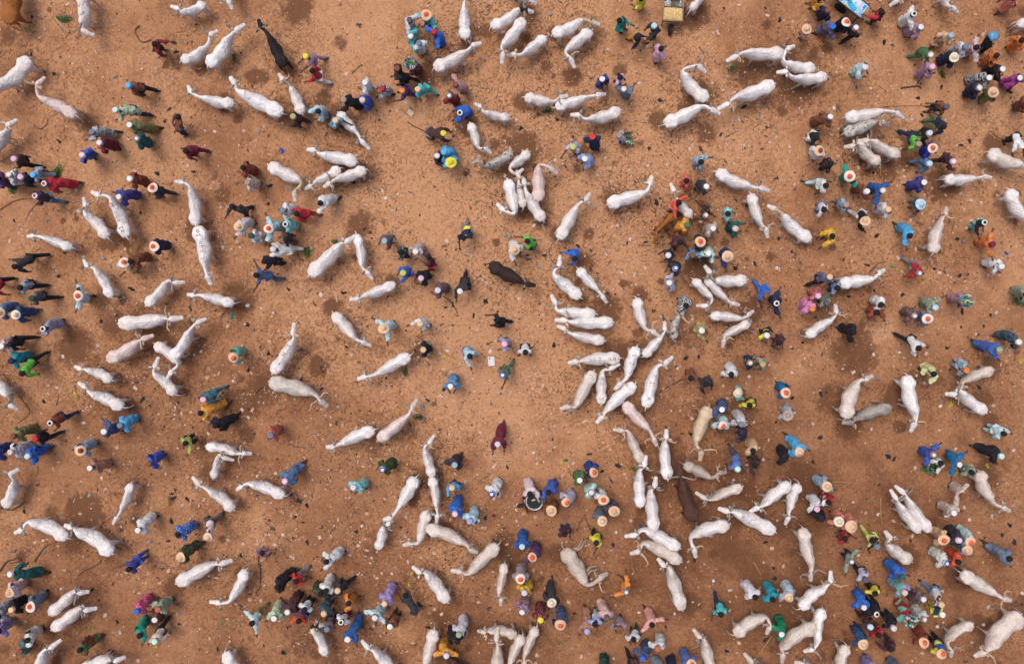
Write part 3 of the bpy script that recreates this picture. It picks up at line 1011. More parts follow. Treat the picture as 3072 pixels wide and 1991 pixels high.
O paper 1150,460
T 0 1491
C 600,370 310,250 200,305 140,330 white 1.05
C 1020,510 740,340 655,280 615,265 white 1.15
C 1650,790 1920,650 2040,620 2130,590 white 1.1
C 455,1080 640,910 725,890 800,875 white .95
C 485,1220 700,1060 780,1050 875,1030 white .95
C 260,1700 370,1470 460,1400 550,1330 white
C 750,1600 960,1530 1060,1520 1140,1485 white 1.1
P 1285,300 1440,160 8 R white black c:white s
P 1645,350 1810,240 8 R blue+print navy n s
P 1675,555 1830,430 8 R darkolive darkolive st w
P 1185,670 1360,520 8 S indigo royalblue n s r
P 105,705 390,680 9 R darkteal darkteal c:white w
P 90,880 240,780 8 R pinkpale pinkpale st s
P 120,1035 230,930 8 R black black c:peach s
P -20,1110 90,930 8 R bluewhite+check bluewhite n s
P 285,1010 430,890 8 R slate slate sr s r
P -20,1250 90,1140 8 R lilac lilac n s
P 250,1325 370,1210 8 R cream cream n s r
P 200,1420 280,1380 9 R tealgrey tealgrey c:brown c
P 735,1415 900,1290 8 R brown+green brown n w
P 1275,1050 1400,920 8 R hotpink hotpink c:blue s
P 1470,1030 1580,940 8 R sage sage c:terracotta s r
P 1290,1285 1360,1120 7 R tealgreen tealgreen n s r
P 1440,1125 1480,1090 9 S brown brown c:white c
P 1440,1330 1560,1160 7 S beige black c:mint w r
O stick 320,590 380,500 440,440 520,410
O stick 720,720 800,670 930,600 920,560
O stick 0,690 60,600 180,560 190,590 90,610
O stick 0,100 120,110 220,50
O bag 220,130 black
O bag 850,860 black
O bag 1050,800 darkbrown
O bag 1085,1155 black
O bag 1660,1175 black
O bag 1585,215 black
O bag 1560,400 black
O bag 1020,1420 black
O bag 415,510 grey
O bag 1115,310 darkgrey
O bag 920,950 black
O stone 1380,412
O cloth 140,500 blue 0.35
O cloth 1440,1385 yellow 0.5
O cloth 1110,1250 white 0.5
O cloth 825,1215 brightgreen 0.5
O paper 743,152
O paper 325,415
O paper 1478,790
O paper 1285,885
O paper 1560,680
O paper 565,845
O paper 1235,195
O paper 1280,1510
O paper 975,1090
T 600 1491
C 405,700 290,930 180,980 100,970 white 1.05
C 1985,-160 1860,60 1765,195 1715,205 white 1.15
C 1640,485 1680,320 1735,260 1750,235 white .95
C 1155,1460 1040,1250 1080,1195 1135,1180 blackneck .85
C 1830,1680 1640,1470 1555,1400 1510,1340 white .95
C 230,1460 330,1700 380,1800 420,1860 white
P 75,370 145,160 8 S pinkpale darkgrey st w
P 575,520 600,490 6 S redprint+print denim n s r | holding a long stick
P 1165,600 1320,480 8 R white white n s r
P 885,780 960,690 8 S brightred grey n w
P 710,835 850,680 8 R black black n w
P 475,1170 590,1020 8 S paleblue olive n w a
P 690,1115 760,960 7 R palegreen palegreen c:white s r
P 815,1055 930,880 7 R darkmaroon darkmaroon c:lightgrey s
P 965,1045 1040,920 7 S offwhite black n s
P 910,1150 990,1050 7 S orangered blue n s r
P 1165,870 1220,740 7 R cream cream n s
P 1110,900 1090,800 7 R darkolive darkolive n s
P 1275,860 1370,750 8 S charcoal black c:peach w r
P 1150,1070 1210,930 7 R darkslate darkslate c:peach s
P 1370,985 1420,910 8 R brightorange maroon n s r
P 1310,1150 1370,1050 7 S lavenderwhite maroon c:striped s
P 1180,1215 1250,1060 7 S taupedark black c:slate s
P 1370,1310 1490,1110 6 R cobalt cobalt c:white w r
P 1710,980 1790,810 7 R lilac lilac c:peach s
P 1620,1105 1700,1000 7 R paleblue paleblue c:white s a
P 1760,1190 1840,1050 7 S brown darkbrown c:white s
O stick 560,600 480,730
O stick 560,620 555,830 515,880 545,915
O stick 560,810 650,760
O stick 1000,1110 1020,1190
O stick 600,1170 660,1280
O stick 1610,50 1660,190
O bag 880,180 black
O bag 985,75 black
O bag 915,35 black
O bag 380,530 black
O bag 810,1205 black
O bag 165,1410 black
O bag 590,1370 darkbrown
O bag 1590,1220 darkbrown
O bag 990,415 black
O bag 770,1440 black
O bag 1445,320 black
O bag 645,215 black
O bag 375,1000 darkbrown
O cloth 665,290 olive 0.6
O bag 215,1165 green
O paper 1110,370
O paper 1465,445
O paper 865,560
O paper 400,430
O paper 640,345
O paper 1545,150
O paper 1390,535
O paper 690,440
O paper 260,395
O paper 460,945
O paper 565,955
O paper 765,345
O paper 1500,265
O paper 1590,560
O paper 1775,705
T 1200 1491
C 245,150 180,390 95,430 45,440 cream 1
C 265,290 550,410 650,490 695,500 cream 1
C 890,460 670,680 560,690 495,680 cream 1.05
C 965,640 920,880 935,940 935,985 cream .85
C 430,960 260,740 185,700 130,655 white 1.05
C 1530,500 1700,770 1850,760 1925,720 lying 1.3
C 310,1255 240,1530 220,1650 210,1720 cream 1.05
C 1070,1290 850,1260 785,1255 740,1240 cream .9
C 890,1750 905,1440 890,1330 905,1225 cream .95
C 1130,1310 1030,1530 1000,1640 980,1700 cream .95
C 1260,1230 1170,1450 1150,1520 1150,1585 cream .9
C 450,1530 600,1680 680,1740 730,1780 redbrown
P 510,150 540,10 7 R blue blue c:pinkwhite s
P 645,220 700,110 7 R lightblue lightblue c:lavender s
P 1398,125 1430,50 7 R brown brown st s
P 1540,45 1590,-50 8 R lavendergrey lavendergrey sr s
P 1525,345 1520,250 5 S darkmaroon navy n s
P 1815,420 1810,310 7 S yellow black c:black s r | holding a stick
P 1130,455 1140,330 6 R cobalt cobalt c:lightblue s
P 1225,555 1265,430 6 R purple purple sr s r | holding a long stick
P 1115,755 1120,630 6 R taupelight taupelight sr s
P 1150,880 1200,780 7 R gold+maroon maroon c:lightgrey s
P 1130,1055 1170,930 7 R mauve mauve c:lightgrey s
P 1405,975 1390,800 6 R charcoal charcoal wh w
P 1300,1130 1295,980 6 R maroon+print maroon c:yellow s
P 1485,1180 1490,1030 6 R slateblue slateblue sr s
P 1730,1235 1720,1050 6 R peachbrown peachbrown c:lavender w
P 1805,1180 1830,1040 6 S periwinkle lightblue n s
P 45,905 170,1010 10 S charcoal charcoal n b r
P 545,1265 600,1110 7 R lightgrey lightgrey c:sage s
P 535,1340 470,1190 5 R black black n s
P 430,1460 400,1320 6 R amber amber c:lightgrey s a
O basin 1245,40
O stick 1730,590 1800,500 1850,430
O stick 1640,310 1700,180 1760,300
O stick 1280,590 1220,740
O stick 620,340 680,325 740,300
O stick 1460,1280 1530,1350 1600,1440
O stick 1340,1140 1430,1230
O stick 1640,1540 1850,1510
O bag 120,1040 silver
O bag 795,190 black
O bag 820,1030 darkgrey
O bag 820,840 darkgrey
O bag 260,1200 black
O bag 280,1000 black
O bag 870,170 darkbrown
O bag 1615,1070 darkbrown
O bag 1480,1340 green
O cloth 85,815 yellow 0.4
O cloth 110,700 yellow 0.4
O cloth 1780,850 pink 0.4
O paper 990,435
O paper 1140,155
O paper 55,180
O paper 725,970
O paper 320,1035
O paper 385,1080
O paper 120,1345
O paper 315,515
O paper 760,280
O paper 1310,695
O paper 1560,970
O leaves 720,520 0.4
T 1800 1491
C 725,465 460,330 340,350 250,360 white 1
C 735,590 460,450 365,505 305,515 bighorn 1
C 755,1020 660,700 595,640 555,590 cream 1
C 1180,260 905,350 875,480 885,540 white 1.05
C 1600,310 1290,160 1190,135 1125,110 scribbled 1.05
C 1265,1270 1500,1140 1580,1200 1550,1250 cream 1.1
C 1040,1640 985,1370 925,1300 880,1240 cream .95
C 1985,1200 1730,1380 1700,1450 1690,1515 cream 1.1
C 1700,1750 1480,1610 1410,1530 1350,1460 cream
C 2100,1730 1960,1590 1890,1550 1830,1530 cream
P 30,25 -5,-60 7 R white white sr s
P 130,130 110,50 7 R darkgrey darkgrey st s
P 20,220 -10,120 7 R slate slate st s
P 235,865 225,780 10 R brightorange brightorange c:grey s a
P 485,1185 450,1050 5 R salmonpale salmonpale n w a
P 60,1110 10,960 6 R redwhite+print redwhite c:darkgrey s
P 180,1210 170,1110 6 R taupelight taupelight c:brown s
P 310,1320 310,1190 6 S lavenderwhite darkgreen n s
P 530,1395 550,1270 6 R white white c:terracotta s
P 390,1485 420,1340 7 R slateblue slateblue c:royalblue s
P 310,1590 290,1450 5 S darkbrown+print black n w
P 540,1610 520,1490 6 R bluegrey bluegrey n s
P 665,1620 650,1470 6 R navy navy n s
P 845,1545 760,1420 5 R periblue periblue sr s
P 1120,1090 1075,930 6 S turquoise navy n w
P 1440,930 1330,780 5 R lavenderwhite lavenderwhite n s
P 1600,950 1540,800 5 R cyanteal cyanteal n s
P 1745,930 1720,790 5 R bluewhite bluewhite st s
P 1670,1260 1665,1110 7 R emerald emerald c:white s r | holding a long stick
P 40,1620 30,1460 6 R darkgreen darkgreen n s
O stick 1600,1270 1520,1380 1440,1490
O stick 75,690 130,810
O stick 830,1405 950,1360
O stick 1420,600 1460,660 1490,720
O bag 1540,415 black
O bag 1615,755 black
O bag 1530,1320 black
O bag 925,1010 darkbrown
O bag 115,440 black
O bag 610,1200 black
O bag 1430,1400 darkgrey
O bag 875,585 black
O bag 1610,655 black
O cloth 1375,300 yellow 0.35
O cloth 375,270 blue 0.3
O cloth 1200,1045 mint 0.3
O cloth 1205,860 white 0.4
O cloth 1175,1420 navy 0.6
O cloth 110,490 pink 0.6
O paper 1695,635
O paper 285,215
O paper 360,1065
O paper 1285,1345
O paper 1050,770
O paper 690,1075
O paper 150,325
O paper 1590,470
O paper 125,1490
T 2400 1491
C 35,310 110,600 100,710 100,755 bighorn 1.05
C 25,1030 215,880 290,780 285,700 bighorn 1.05
C 215,1060 185,1320 120,1410 55,1420 white 1
C 440,1400 410,1640 390,1760 380,1830 cream 1
C 1040,600 870,480 845,385 800,330 cream 1.15
C 1525,720 1790,880 1890,940 1950,955 cream 1.1
C 2030,1100 1800,1360 1715,1440 1640,1460 bighorn 1.4
C 1610,1190 1430,1320 1405,1420 1400,1460 cream .95
P 150,105 110,-20 5 R white white c:pink s
P 265,50 250,-20 5 R red+white red n s
P 185,190 225,130 7 R black black c:black s
P 360,225 320,140 5 R salmon salmon wh s
P 478,272 460,170 5 R salmon salmon stb s
P 420,385 350,330 4 S red brown n s r
P 705,455 600,300 5 S black+lime lime c:slate w
P 470,590 400,500 4 S sage navy c:grey s a
P 600,760 510,620 5 S lavendergrey black c:darkgrey w
P 695,895 690,790 6 S yellow black n s
P 940,735 800,590 5 R blue blue c:darkteal s
P 960,875 830,760 4 R seagreen+lilac seagreen c:beige s r
P 580,1015 510,850 5 R blue blue c:lightgrey s r
P 695,1075 640,920 5 R black black c:striped s
P 860,1205 760,1040 5 S black black c:lightgrey s
P 645,1195 550,1050 5 S darkbrown darkbrown c:lightblue s
P 730,1280 690,1170 5 S red brown n s
P 1000,1135 910,960 5 R red+seagreen red tray s
P 1130,935 1030,950 3 R taupedark taupedark c:lightgrey s
P 1140,1125 1040,1010 5 R cream cream c:taupe s
P 1300,985 1180,790 4 S lightgrey denim c:peach w
P 1310,1080 1170,980 4 S denimdark+yellow yellow c:cream s
P 585,1360 490,1180 5 R denimdark denimdark st s
P 840,1410 770,1290 5 S darkmaroon darkmaroon n w
P 1145,1345 1060,1200 5 R rust rust sr s
P 1310,1445 1200,1260 5 S cobalt+yellow black sr s
P 1345,605 1210,480 4 R cream cream c:blueringed s
P 1470,600 1380,490 4 R orangered orangered n s
P 1330,395 1260,310 4 R peach peach sr s
P 1460,395 1370,290 4 R charcoal charcoal c:pinkwhite s
P 1575,415 1510,260 4 R paleblue paleblue sr s
P 1545,490 1470,410 4 S steelblue steelblue st s
P 1415,140 1300,60 4 R beige beige c:white s r
P 1945,570 1740,450 4 R slate slate n w r
P 645,1610 600,1480 5 R lilac lilac n s
P 905,1630 850,1500 5 R slate slate n s
O stick 400,1080 480,1120 560,1170
O stick 750,0 745,120 760,260
O stick 1280,180 1360,210 1450,260
O stick 1130,330 1230,400
O stick 930,200 970,230 1010,280
O bag 1870,350 black
O bag 1985,420 black
O bag 1020,400 black
O bag 2050,990 black
O bag 1945,255 black
O bag 1460,780 darkbrown
O bag 1000,720 darkgrey
O cloth 1780,180 white 0.6
O cloth 1745,1010 white 0.6
O cloth 1895,60 yellow 0.3
O cloth 1975,75 pink 0.4
O paper 865,220
O paper 493,45
O paper 542,535
O paper 720,155
O paper 1300,860
O paper 955,1340
O paper 1040,357
O paper 1655,325
O paper 1565,205
O paper 1590,1340
O paper 1270,1195
O paper 2055,885
O paper 1520,90
O paper 1130,1440
"""
# ---------------------------------------------------------------- read the survey
def parse(data):
    tx = ty = 0
    cows, people, objs = [], [], []
    for line in data.strip().splitlines():
        w = line.split()
        if not w:
            continue
        P = lambda s: (tx + float(s.split(',')[0]) / 3.0867, ty + float(s.split(',')[1]) / 3.0867)
        if w[0] == 'T':
            tx, ty = int(w[1]), int(w[2])
        elif w[0] == 'C':
            width = float(w[6]) if len(w) > 6 and w[6][0] in '.0123456789' else 1.0
            cows.append(([P(s) for s in w[1:5]], w[5], width))
        elif w[0] == 'P':
            note = ''
            if '|' in w:
                k = w.index('|'); note = ' '.join(w[k + 1:]); w = w[:k]
            people.append(dict(h=P(w[1]), f=P(w[2]), hour=float(w[3]), style=w[4], top=w[5], bot=w[6], hat=w[7],
                               pose=w[8], arm=w[9] if len(w) > 9 else '.', note=note))
        elif w[0] == 'O':
            pts = [P(s) for s in w[2:] if ',' in s]
            rest = [s for s in w[2:] if ',' not in s]
            objs.append((w[1], pts, rest))
    return cows, people, objs

COWS, PEOPLE, OBJS = parse(SURVEY)

# ---------------------------------------------------------------- ground
def build_ground():
    nx, ny = 600, 400
    X = np.linspace(-24, 24, nx); Y = np.linspace(-16, 16, ny)
    X = np.concatenate(([-260, -80, -32], X, [32, 80, 260])); Y = np.concatenate(([-260, -80, -24], Y, [24, 80, 260]))
    gx, gy = np.meshgrid(X, Y)
    rng = np.random.RandomState(3)
    def smooth(nc, seed):
        r = np.random.RandomState(seed).rand(nc + 3, nc + 3)
        u = (np.clip(gx, -24, 24) + 24) / 48 * nc; v = (np.clip(gy, -24, 24) + 24) / 48 * nc
        i = np.floor(u).astype(int); j = np.floor(v).astype(int); a = u - i; b = v - j
        a = a * a * (3 - 2 * a); b = b * b * (3 - 2 * b)
        return (r[j, i] * (1 - a) + r[j, i + 1] * a) * (1 - b) + (r[j + 1, i] * (1 - a) + r[j + 1, i + 1] * a) * b
    z = .012 * smooth(150, 1) + .01 * smooth(300, 2) + .012 * smooth(60, 4) - .017
    px = gx * PPM + 1536; py = 995.5 - gy * PPM
    soil = np.full(gx.shape, .56)
    K = 3072 / 2380
    for cx, cy, s, a in ((1150, 250, 330, .38), (1000, 520, 200, .2), (1240, 930, 230, .26), (1080, 760, 200, .15), (250, 200, 330, .16),
                         (2050, 330, 300, .2), (1450, 330, 230, .16), (1800, 1280, 430, -.15), (2120, 1430, 260, -.1), (1530, 1120, 280, -.14),
                         (1030, 1100, 160, .1), (900, 1420, 300, -.08), (250, 1450, 250, -.08), (1720, 600, 200, -.04), (60, 640, 200, .05),
                         (760, 620, 150, .08), (2200, 560, 200, .1)):
        soil += a * np.exp(-(((px - cx * K) ** 2 + (py - cy * K) ** 2) / (2 * (s * K) ** 2)))
    soil += .3 * (smooth(14, 11) - .5) + .3 * (smooth(34, 12) - .5) + .25 * (smooth(70, 13) - .5)
    dung = np.zeros(gx.shape)  # dung stains and the broad darkening under each cow
    spots = [(690, 20, 34, .8), (1745, 160, 44, .8), (1850, 190, 50, .8), (170, 805, 42, .8), (590, 180, 16, 1), (1985, 820, 45, .9), (1990, 775, 26, .8),
             (1700, 1080, 70, .5), (740, 850, 20, 1), (565, 935, 34, .9), (200, 1190, 36, 1), (1720, 960, 50, .5), (1860, 1400, 40, .5), (1640, 310, 22, .8),
             (2280, 930, 26, .8), (575, 1010, 15, 1), (1600, 240, 25, .6), (1350, 350, 22, .6), (1210, 440, 26, .8), (520, 450, 24, .6), (950, 1010, 20, .6),
             (1330, 180, 17, 1), (1225, 90, 9, 1), (610, 180, 14, .9), (750, 230, 16, .9), (790, 100, 16, .7), (1620, 960, 40, .5), (1560, 1060, 60, .5), (2330, 1440, 60, .4),
             (1930, 930, 36, .7), (460, 800, 25, .6), (120, 1190, 20, .6), (700, 1490, 50, .5), (1390, 1490, 40, .4), (970, 1330, 30, .5), (2180, 880, 25, .5)]
    for cx, cy, s, a in spots:
        dung = np.maximum(dung, a * np.exp(-(((px - cx * K) ** 2 + (py - cy * K) ** 2) / (2 * (s * K) ** 2))))
    for (R, S, P, N), kind, wd in COWS:
        if rng.rand() < .75:
            dx, dy = R[0] - S[0], R[1] - S[1]
            cx, cy = R[0] + dx * rng.uniform(.0, .35) + rng.uniform(-25, 25), R[1] + dy * rng.uniform(.0, .35) + rng.uniform(-25, 25)
            s = rng.uniform(20, 46)
            dung = np.maximum(dung, rng.uniform(.45, .95) * np.exp(-(((px - cx) ** 2 + (py - cy) ** 2) / (2 * s * s))))
        cx, cy, s = (R[0] + S[0]) / 2, (R[1] + S[1]) / 2, 60
        dung = np.maximum(dung, .22 * np.exp(-(((px - cx) ** 2 + (py - cy) ** 2) / (2 * s * s))))  # broad soft darkening of the ground centred under each cow
    trod = np.zeros(gx.shape)
    for (R, S, P, N), kind, wd in COWS:
        cx, cy = (R[0] + S[0]) / 2, (R[1] + S[1]) / 2
        trod = np.maximum(trod, np.exp(-(((px - cx) ** 2 + (py - cy) ** 2) / (2 * 125 ** 2))))
        for _ in range(rng.randint(0, 3)):
            cx2, cy2, s = cx + rng.uniform(-130, 130), cy + rng.uniform(-110, 110), rng.uniform(7, 17)
            dung = np.maximum(dung, rng.uniform(.5, .95) * np.exp(-(((px - cx2) ** 2 + (py - cy2) ** 2) / (2 * s * s))))
    trod = (trod + .1) * (.6 + .8 * smooth(22, 21))
    n, m2 = gx.shape
    co = np.stack([gx, gy, z], -1).reshape(-1, 3)
    idx = np.arange(n * m2).reshape(n, m2)
    q = np.stack([idx[:-1, :-1], idx[:-1, 1:], idx[1:, 1:], idx[1:, :-1]], -1).reshape(-1, 4)
    me = bpy.data.meshes.new('dirt_ground')
    me.vertices.add(len(co)); me.vertices.foreach_set('co', co.astype(np.float32).ravel())
    me.loops.add(q.size); me.loops.foreach_set('vertex_index', q.ravel().astype(np.int32))
    me.polygons.add(len(q)); me.polygons.foreach_set('loop_start', np.arange(0, q.size, 4, dtype=np.int32))
    me.update(calc_edges=True)
    me.polygons.foreach_set('use_smooth', [True] * len(q))
    for nm, arr in (('soil', soil), ('dung', dung), ('trod', trod)):
        at_ = me.attributes.new(nm, 'FLOAT', 'POINT'); at_.data.foreach_set('value', arr.astype(np.float32).ravel())
    m, nt, b = new_mat('trampled_dirt')
    tc = nt.nodes.new('ShaderNodeTexCoord').outputs['Object']
    soil_a = nd(nt, 'ShaderNodeAttribute', attribute_name='soil').outputs['Fac']
    dung_a = nd(nt, 'ShaderNodeAttribute', attribute_name='dung').outputs['Fac']
    n1 = tex_noise(nt, 1.1, 6, .62, tc, .4)
    def madd(a, k, c):
        x = nt.nodes.new('ShaderNodeMath'); x.operation = 'MULTIPLY_ADD'; x.inputs[1].default_value = k
        nt.links.new(a, x.inputs[0])
        if isinstance(c, float): x.inputs[2].default_value = c
        else: nt.links.new(c, x.inputs[2])
        return x.outputs[0]
    fine = tex_noise(nt, 11, 6, .72, tc, .8)
    s1 = madd(n1, .55, madd(soil_a, 1.0, -.28))
    s2 = madd(fine, .75, madd(s1, 1.0, -.35))
    mid = tex_noise(nt, 4.2, 6, .7, tc, 1.2)
    s2 = madd(mid, .6, madd(s2, 1.0, -.3))
    cr = nt.nodes.new('ShaderNodeValToRGB'); nt.links.new(s2, cr.inputs[0])
    e = cr.color_ramp.elements
    e[0].position = .1; e[0].color = GROUND[0]
    e[1].position = .95; e[1].color = GROUND[3]
    x = e.new(.4); x.color = GROUND[1]
    x = e.new(.68); x.color = GROUND[2]
    col = cr.outputs[0]
    # dark wet and dunged ground, plus the darkening under cows, with ragged edges
    rag = tex_noise(nt, 3.2, 7, .75, tc, 1.0)
    rag2 = tex_noise(nt, 1.5, 6, .7, tc, 2.2)
    d = madd(rag, 1.1, madd(rag2, .9, madd(dung_a, 1.05, -1.1)))
    col = mixc(nt, ramp(nt, d, .22, .5, (0, 0, 0, 1), (.85, .85, .85, 1)), col, (.125, .054, .028, 1))
    # small dark flecks, reddish and pale grit
    v = nd(nt, 'ShaderNodeTexVoronoi', Scale=9.0, Randomness=1.0); nt.links.new(tc, v.inputs['Vector'])
    col = mixc(nt, ramp(nt, tex_noise(nt, 17, 5, .8, tc, 1.5), .62, .76, (0, 0, 0, 1), (.6, .6, .6, 1)), col, (.125, .054, .028, 1))
    col = mixc(nt, ramp(nt, tex_noise(nt, 31, 5, .8, tc, 1.0), .68, .8, (0, 0, 0, 1), (.5, .5, .5, 1)), col, (.74, .42, .26, 1))
    col = mixc(nt, ramp(nt, tex_noise(nt, 2.6, 7, .8, tc, 2.0), .53, .68, (0, 0, 0, 1), (.7, .7, .7, 1)), col, (.19, .083, .042, 1))
    pale = tex_noise(nt, 1.7, 6, .7, nt.nodes['Texture Coordinate'].outputs['Object'], .8)
    col = mixc(nt, ramp(nt, pale, .56, .78, (0, 0, 0, 1), (.45, .45, .45, 1)), col, (.56, .31, .175, 1))
    trod_a = nd(nt, 'ShaderNodeAttribute', attribute_name='trod').outputs['Fac']
    def mul(a, c):
        x = nt.nodes.new('ShaderNodeMath'); x.operation = 'MULTIPLY'; nt.links.new(a, x.inputs[0]); nt.links.new(c, x.inputs[1]); return x.outputs[0]
    churn = ramp(nt, tex_noise(nt, 3.6, 8, .78, tc, 2.6), .49, .585, (0, 0, 0, 1), (.9, .9, .9, 1))
    col = mixc(nt, mul(churn, trod_a), col, (.165, .075, .038, 1))
    scuff = ramp(nt, tex_noise(nt, 8.5, 7, .75, tc, 3.0), .55, .66, (0, 0, 0, 1), (.7, .7, .7, 1))
    col = mixc(nt, mul(scuff, trod_a), col, (.12, .056, .03, 1))
    nt.links.new(col, b.inputs['Base Color'])
    b.inputs['Roughness'].default_value = .95
    b.inputs['Specular IOR Level'].default_value = .1
    hoof = nd(nt, 'ShaderNodeTexVoronoi', Scale=6.5, Randomness=1.0); hoof.feature = 'SMOOTH_F1'; nt.links.new(tc, hoof.inputs['Vector'])
    h = madd(tex_noise(nt, 16, 6, .75, tc, .6), 1.0, madd(hoof.outputs['Distance'], .5, 0.0))
    bump(nt, b, h, .9, .05)
    me.materials.append(m)
    o = link('dirt_ground', me); o['kind'] = 'structure'
    return o

GROUND = [(.155, .068, .034, 1), (.305, .140, .071, 1), (.43, .21, .107, 1), (.555, .292, .155, 1)]
build_ground()

# ---------------------------------------------------------------- cattle
W1 = (.85, .81, .795, 1)
HIDES = {
 'white': lambda: hide('white_coat', W1, (.58, .44, .36, 1), .55),
 'cream': lambda: hide('cream_coat', (.76, .68, .62, 1), (.5, .35, .25, 1), .75),
 'pinkish': lambda: hide('pinkish_coat', (.76, .64, .61, 1), (.62, .38, .28, 1), .7),
 'tan': lambda: hide('tan_coat', (.72, .58, .42, 1), (.42, .24, .12, 1), 1.0),
 'chestnut': lambda: hide('chestnut_coat', (.36, .13, .03, 1), (.22, .07, .02, 1), .6),
 'redbrown': lambda: hide('red_brown_coat', (.07, .028, .02, 1), (.13, .06, .04, 1), .4),
 'darkbrown': lambda: hide('dark_brown_coat', (.034, .02, .017, 1), (.055, .03, .022, 1), .4),
 'black': lambda: hide('black_coat', (.018, .015, .015, 1), (.03, .024, .02, 1), .4),
 'grey': lambda: hide('grey_coat', (.44, .39, .34, 1), (.16, .13, .11, 1), .9),
 'greyish': lambda: hide('greyish_coat', (.55, .47, .42, 1), (.36, .25, .19, 1), .8),
 'mottled': lambda: hide('mottled_coat', (.72, .67, .63, 1), (.42, .33, .25, 1), .9, (.25, .2, .17, 1), .62),
 'speckled': lambda: hide('speckled_coat', (.66, .62, .57, 1), (.3, .26, .22, 1), .8, (.07, .06, .055, 1), .53),
}
COW_LOOK = {'white': 'white cow', 'cream': 'cream cow', 'pinkish': 'pinkish white cow', 'tan': 'tan and white cow', 'chestnut': 'orange-brown cow',
            'redbrown': 'reddish-brown cow', 'darkbrown': 'dark brown cow', 'black': 'black cow', 'grey': 'grey cow', 'greyish': 'dusty grey-white cow',
            'mottled': 'soiled white cow', 'speckled': 'black-speckled cow', 'blackneck': 'white cow with black neck', 'tanneck': 'white cow with tan neck',
            'greyneck': 'white cow with grey neck', 'bighorn': 'white cow with big curved horns', 'scribbled': 'white cow with marker lines', 'lettered': 'white cow with painted letters',
            'lying': 'cream cow lying on its side'}
DIRS = ['right', 'upper right', 'up', 'upper left', 'left', 'lower left', 'down', 'lower right']
def dirword(dx, dy):
    return DIRS[int(round(math.atan2(-dy, dx) / (math.pi / 4))) % 8]

RINGP = [(0, 0), (.36, .035), (.76, .17), (1, .46), (.88, .77), (.46, .96), (0, 1), (-.46, .96), (-.88, .77), (-1, .46), (-.76, .17), (-.36, .035)]
STROKES = {  # hand-painted characters, each a list of strokes in a 0..1 box
 'o': [[(.5, .75), (.15, .6), (.1, .3), (.4, .08), (.8, .2), (.88, .5), (.6, .74), (.5, .75)]],
 'q': [[(.8, .6), (.45, .75), (.12, .5), (.2, .15), (.6, .1), (.8, .4)], [(.82, .75), (.8, -.5)]],
 '1': [[(.2, .75), (.55, 1), (.5, 0)], [(.2, 0), (.85, 0)]],
 'c': [[(.85, .65), (.5, .8), (.15, .5), (.25, .12), (.7, .05)]],
 'C': [[(.9, .8), (.5, 1), (.1, .6), (.15, .2), (.6, 0), (.9, .15)]],
 'S': [[(.85, .9), (.4, 1), (.15, .75), (.5, .5), (.8, .25), (.5, 0), (.1, .1)]],
 'G': [[(.85, .85), (.4, 1), (.1, .5), (.4, 0), (.85, .15), (.85, .45), (.55, .45)]],
 'a': [[(.8, .6), (.4, .8), (.1, .4), (.4, .1), (.8, .4), (.8, .75), (.85, .05)]],
 'A': [[(.05, 0), (.5, 1), (.95, 0)], [(.25, .4), (.75, .4)]],
 '7': [[(.05, .95), (.85, 1), (.35, 0)]],
 'L': [[(.15, 1), (.1, 0), (.8, .1)]],
 'H': [[(.1, 1), (.1, 0)], [(.9, 1), (.9, 0)], [(.1, .5), (.9, .5)]],
}

def relief(i, a, b):
    """bony shape of a lean zebu: sharp hip and pin bones, hollow flanks, prominent spine"""
    aa = abs(a); sg = 1 if a >= 0 else -1
    if i in (1, 2) and aa == .36: return sg * .40, .10                     # hollows beside the tail head
    if i == 3:                                                           # hook bones
        if aa == .76: return sg * .99, .07
        if aa == .36: return sg * .45, .06
        if aa == 1: return sg * .97, .42
    if i in (1, 2):
        if aa == .76: return sg * .86, .12
    if i == 8 and aa == .76: return sg * .88, .13                          # shoulder blades
    if i == 4:                                                           # hungry hollow
        if aa == .76: return sg * .66, .27
        if aa == .36: return sg * .24, .09
    if i in (5, 6, 7):
        if aa == .36: return sg * .2, .06
        if aa == .76: return sg * .62, .2
    if i == 8 and aa == .36: return sg * .30, .10
    if i in (9,):                                                        # hump
        if aa == .36: return sg * .5, .05
        if aa == .76: return sg * .72, .2
    return a, b

def bez(p0, p1, p2, t):
    return p0 * (1 - t) ** 2 + p1 * 2 * t * (1 - t) + p2 * t * t

